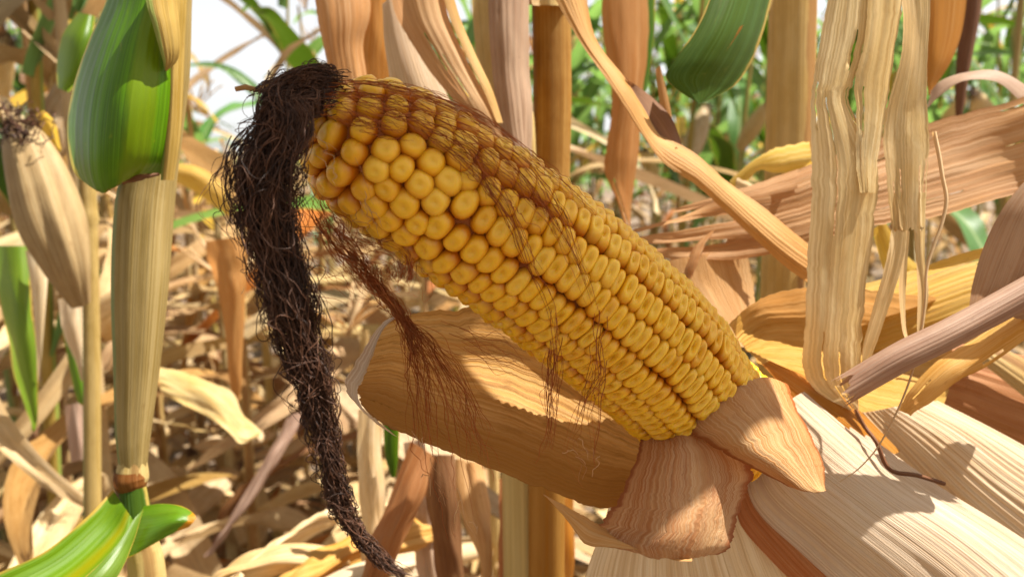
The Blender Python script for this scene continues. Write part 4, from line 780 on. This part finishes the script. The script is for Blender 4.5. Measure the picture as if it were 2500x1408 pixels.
# ------------------------------------------------------------------ the field behind
def arc_leaf(mb, g, h, az, Ln, Wd, th0, th1, pw=1.3, twist=0., fold=.25, wav=.01, r0=.011, nv=22, nu=5, crum=0., tip=1.0, lean=0.):
    """one leaf of a field plant in the plant's own space"""
    t = np.linspace(0, 1, nv)
    th = th0 + (th1 - th0) * t ** pw + .25 * noise2(t * 3, g.random() * 99, 1) * min(1, abs(twist))
    st = Ln / (nv - 1)
    rr = r0 + np.concatenate([[0], np.cumsum(np.sin(th[:-1]) * st)]); zz = h + np.concatenate([[0], np.cumsum(np.cos(th[:-1]) * st)])
    azs = az + lean * t ** 2
    C = np.stack([rr * np.cos(azs), rr * np.sin(azs), zz], -1)
    T = np.gradient(C, axis=0); T /= np.linalg.norm(T, axis=1, keepdims=True) + 1e-9
    s = np.stack([-np.sin(azs), np.cos(azs), 0 * azs], -1); s -= T * (s * T).sum(1, keepdims=True); s /= np.linalg.norm(s, axis=1, keepdims=True)
    n = np.cross(T, s)
    tw = twist * t ** 1.2 + .3 * twist * noise2(t * 4, g.random() * 50, 2)
    s2 = s * np.cos(tw)[:, None] + n * np.sin(tw)[:, None]; n2 = np.cross(T, s2)
    w = Wd * .5 * np.minimum(1, .45 + 2.6 * t) * (1 - t ** 2.6 * tip) * (1 + .18 * noise2(t * 7, g.random() * 50, 4)) + .0008
    u = np.linspace(-1, 1, nu)
    wv = wav * noise2(t[:, None] * 9 + (u[None] > 0) * 7, g.random() * 30, 3) * np.abs(u)[None]
    P = C[:, None] + s2[:, None] * (w[:, None] * u[None])[..., None] + n2[:, None] * (fold * w[:, None] * np.abs(u)[None] ** 1.3 + wv + crum * noise2(t[:, None] * 16, u[None] * 2.2 + g.random() * 90, 6))[..., None]
    U, V = np.meshgrid(u * .5 + .5, t)
    mb.add(P, grid_faces(nv, nu), np.stack([U * Wd * 100, V * Ln * 100], -1), np.stack([U, V, V * 0], -1))
def local_stalk(mb, g, hgt, r, bend=.04, sides=10, n=26, z0=-.03):
    z = np.linspace(z0, hgt, n); a = g.random() * 6.28
    C = np.stack([bend * (z / 2) ** 2 * math.cos(a), bend * (z / 2) ** 2 * math.sin(a), z], -1)
    rad = r * (1 - .55 * (z / max(hgt, .1))) * (1 + .12 * (np.arange(n) % 4 == 0))
    tubes(mb, C, rad[None], sides, .5)
    return C
def husk_ear(mb, g, h, az, Ln=.20, r=.027, tilt=.45):
    t = np.linspace(0, 1, 16); rad = r * np.sin(np.pi * np.clip(t * .86 + .14, 0, 1)) ** .7 + .003
    d = np.array([math.sin(tilt) * math.cos(az), math.sin(tilt) * math.sin(az), math.cos(tilt)])
    C = np.array([0, 0, h]) + d * (.015 + t * Ln)[:, None]
    tubes(mb, C, rad[None], 14, .5); return C[-1], d
def field_plant(kind, g, hgt, hi=True):
    """returns a list of (part name, material, mesh) in the plant's own space"""
    parts = []
    nv, nu = (26, 7) if hi else (14, 4)
    green = kind == 'green'; mixd = kind == 'mixed'
    mb = MB(); local_stalk(mb, g, hgt, .0115 if not green else .011, sides=10 if hi else 6)
    parts.append(('stalk', MT['stalkpale'] if kind == 'dry' else MT['stalk'], mb))
    nl = 9 if hi else 8; az0 = g.random() * 6.28
    for i in range(nl):
        q = (i + .7) / nl; h = hgt * (.10 + .82 * q); az = az0 + math.pi * i + g.normal(0, .35)
        dead = kind == 'dry' or (mixd and q < .62) or (green and q < .28)
        mb = MB()
        if dead:
            arc_leaf(mb, g, h, az, g.uniform(.45, .8), g.uniform(.035, .065), g.uniform(.35, .8), g.uniform(2.7, 3.3), g.uniform(.35, .7), g.normal(0, 1.6), g.uniform(.2, .7), .012, nv=nv, nu=nu, crum=.006, lean=g.normal(0, .5))
            mat = MT[['fieldtan', 'fieldtan', 'fieldpale', 'fieldtan', 'rust', 'fieldpale', 'pale', 'weathered', 'fieldtan', 'fieldbrown'][g.integers(0, 10)]]
        else:
            arc_leaf(mb, g, h, az, g.uniform(.55, .85), g.uniform(.06, .09), g.uniform(.25, .5), g.uniform(1.6, 2.7), g.uniform(1., 1.6), g.normal(0, .5), g.uniform(.15, .4), .014, nv=nv, nu=nu, lean=g.normal(0, .3))
            mat = MT['yellow'] if g.random() < .10 else MT[['green', 'bluegreen', 'bluegreen'][g.integers(0, 3)]]
        parts.append(('leaf', mat, mb))
    if hi or g.random() < .6:
        mb = MB(); tip, d = husk_ear(mb, g, hgt * .47, az0 + 1.2, tilt=g.uniform(.3, .8) if kind != 'dry' else g.uniform(.5, 2.6)); parts.append(('ear', MT['pale'], mb))
        mb = MB(); k = 40; P = tip + d * .002 + np.cumsum(g.normal(0, .0035, (k, 6, 3)) + d * .001 + np.array([0, 0, -.004]), axis=1); tubes(mb, P, .0006, 3, .5); parts.append(('silk', MT['silkdark'], mb))
    mb = MB(); nb = 9
    for i in range(nb):
        a = g.random() * 6.28; l = g.uniform(.12, .22); t = np.linspace(0, 1, 9); sp = g.uniform(.1, .7)
        C = np.stack([l * t * sp * math.cos(a), l * t * sp * math.sin(a), hgt - .03 + .02 * i / nb + l * t * (1 - .35 * sp * t)], -1)
        tubes(mb, C + [[.04 * (hgt / 2) ** 2 * 0, 0, 0]], (.0026 * (1 + .5 * np.sin(t * 40)))[None], 4, g.random())
    parts.append(('tassel', MT['tassel'], mb))
    return parts
PROTO = {}
def proto(key, kind, hgt, hi, seed):
    g = np.random.default_rng(seed)
    PROTO[key] = [(n, mb.mesh(n, mat)) for n, mat, mb in field_plant(kind, g, hgt, hi)]
for i in range(4):
    proto(('dry', i), 'dry', [1.75, 1.6, 1.9, 1.5][i], True, 300 + i)
    proto(('mixed', i), 'mixed', [1.9, 1.8, 2.0, 1.75][i], True, 320 + i)
    proto(('green', i), 'green', [2.1, 2.0, 1.95, 2.15][i], True, 340 + i)
LAB = {'dry': ('dead tan corn plant with shrivelled hanging leaves in the rows behind the ear', 'dead tan corn plants in the rows'),
       'mixed': ('half dried corn plant with green top leaves in the rows behind the ear', 'half dried corn plants in the rows'),
       'green': ('blurred green corn plant with arching leaves in the far rows', 'green corn plants in the far rows')}
def put(kind, i, x, y, rz, sc=1.0, label=None, group=True):
    root = empty('corn_plant', (x, y, 0), label or LAB[kind][0], 'corn plant', LAB[kind][1] if group else None)
    root.rotation_euler = (rng.normal(0, .05), rng.normal(0, .05), rz); root.scale = (1, 1, sc)
    for n, me in PROTO[(kind, i)]:
        o = bpy.data.objects.new(n, me); COL.objects.link(o); o.parent = root
    return root
def x_at(px, y):   # world x of a pixel column on the level line of sight at distance y
    return (px - PW / 2) / FPX * y
g = np.random.default_rng(11)
# nearer plants placed one by one: (pixel column, distance, kind, variant, height scale)
for px, y, kd, i, sc in [(215, .95, 'dry', 0, .9), (40, 1.05, 'green', 1, 1), (110, 1.5, 'dry', 1, 1.1), (455, 1.7, 'dry', 3, .56), (560, 2.1, 'dry', 1, .56), (640, 1.5, 'dry', 0, .52), (-60, 1.8, 'green', 2, 1),
                        (250, 2.4, 'mixed', 0, 1), (720, 2.3, 'mixed', 3, .66), (830, 1.35, 'dry', 2, .52), (960, 1.9, 'dry', 2, 1), (700, 3.1, 'green', 1, .86), (1010, 1.2, 'dry', 3, .56), (1160, 1.5, 'dry', 0, .6), (1230, 1.05, 'dry', 1, .56),
                        (1400, 1.7, 'dry', 2, .6), (170, 1.25, 'dry', 2, .95), (380, 1.35, 'dry', 1, .55), (500, 1.3, 'dry', 2, .48), (590, 1.15, 'dry', 0, .45), (160, 1.3, 'mixed', 3, 1.1), (20, 1.5, 'green', 0, 1), (430, 2.2, 'dry', 2, .5), (690, 1.9, 'dry', 1, .55), (780, 1.7, 'dry', 3, .62), (520, 2.6, 'mixed', 0, .6), (880, 1.05, 'dry', 0, .42), (70, 2.0, 'mixed', 3, 1), (320, 1.8, 'dry', 0, .56), (1105, 2.6, 'mixed', 2, 1), (1640, 2.2, 'green', 1, 1), (1430, 3.0, 'green', 3, 1), (1765, 2.9, 'green', 0, 1), (2440, 1.6, 'green', 2, 1), (2290, 2.3, 'mixed', 1, 1), (1860, 3.4, 'green', 2, 1), (2120, 3.0, 'green', 0, 1), (2580, 2.6, 'green', 3, 1)]:
    put(kd, i, x_at(px, y), y, g.random() * 6.28, sc)
n = 0
for row in np.arange(2.3, 15, .72):
    step = .21 if row < 7 else .3
    for x in np.arange(-row * .72, row * .72, step):
        px = PW / 2 + x / row * FPX
        y = row + g.normal(0, .08); x += g.normal(0, .04)
        gap = 400 < px < 780
        if n > 225: break
        if row < 3.4 and px > 300 : continue
        if gap and row < 9 and g.random() < .75: continue
        if g.random() < (.25 if row < 5 else .42): continue
        if px < 420: kd = ['dry', 'mixed', 'green'][g.choice(3, p=[.5, .3, .2])]
        elif px < 1000: kd = ['dry', 'mixed', 'green'][g.choice(3, p=[.55, .25, .2])]
        else: kd = ['dry', 'mixed', 'green'][g.choice(3, p=[.06, .24, .70])]
        sc = g.uniform(.9, 1.08) if not gap else (.55 if row < 9 else .66)
        put(kd, int(g.integers(0, 4)), x, y, g.random() * 6.28, sc); n += 1
# the far rows that read as one mass
mb = MB(); gg = np.random.default_rng(5)
for k in range(1500):
    y = gg.uniform(14.5, 34); x = gg.uniform(-.8, .8) * y; px = PW / 2 + x / y * FPX
    top = 1.25 if 400 < px < 780 else 2.0
    arc_leaf(mb, gg, gg.uniform(.1, top - .35), gg.random() * 6.28, gg.uniform(.6, .9), .10, .3, gg.uniform(1.6, 2.8), 1.2, 0, .3, .01, nv=7, nu=3)
    if k % 2: v = mb.v[-1]
    mb.v[-1] = mb.v[-1] + np.array([x, y, 0])
tag(mb.build('distant_corn', MT['bluegreen']), 'distant rows of green corn running together', 'corn', kind='stuff')
# dry litter on the ground
mb = MB(); gg = np.random.default_rng(6)
for k in range(3600):
    y = .9 + 11 * gg.random() ** 1.9; x = gg.uniform(-.8, .8) * y
    Ln = gg.uniform(.05, .30); Wd = gg.uniform(.015, .055)
    arc_leaf(mb, gg, 0, 0, Ln, Wd, gg.uniform(.9, 1.5), gg.uniform(1.6, 2.3), 1, gg.normal(0, 1.2), .5, .006, r0=-Ln / 2, nv=8, nu=4, crum=.004, tip=gg.uniform(.2, 1))
    a = gg.random() * 6.28; rot = np.array([[math.cos(a), -math.sin(a), 0], [math.sin(a), math.cos(a), 0], [0, 0, 1]])
    P = mb.v[-1] @ rot.T; P[:, 2] += .012 - P[:, 2].min() * .8 + gg.random() ** 2 * .10; mb.v[-1] = P + np.array([x, y, 0]); mb.uv[-1] = mb.uv[-1] + gg.random(2) * 90
MT['litter'] = leaf_mat('leaf_litter', (.20, .11, .05), (.50, .36, .20), (.62, .48, .30), (.7, .4, .14), .3, blotch=1.1, spots=.5)
tag(mb.build('leaf_litter', MT['litter']), 'dry broken corn leaves and husks strewn over the ground', 'leaf litter', kind='stuff')

# an unseen row added behind the camera to cut the front sky fill
for k in range(11):
    x = -2.2 + k * .44 + g.normal(0, .06); y = -.75 - .35 * (k % 2) + g.normal(0, .05)
    put(['dry', 'mixed', 'green'][k % 3], k % 4, x, y, g.random() * 6.28, 1.0, 'corn plant of the next row standing at the photographer\'s back', False)['group'] = 'corn plants at the photographer\'s back'
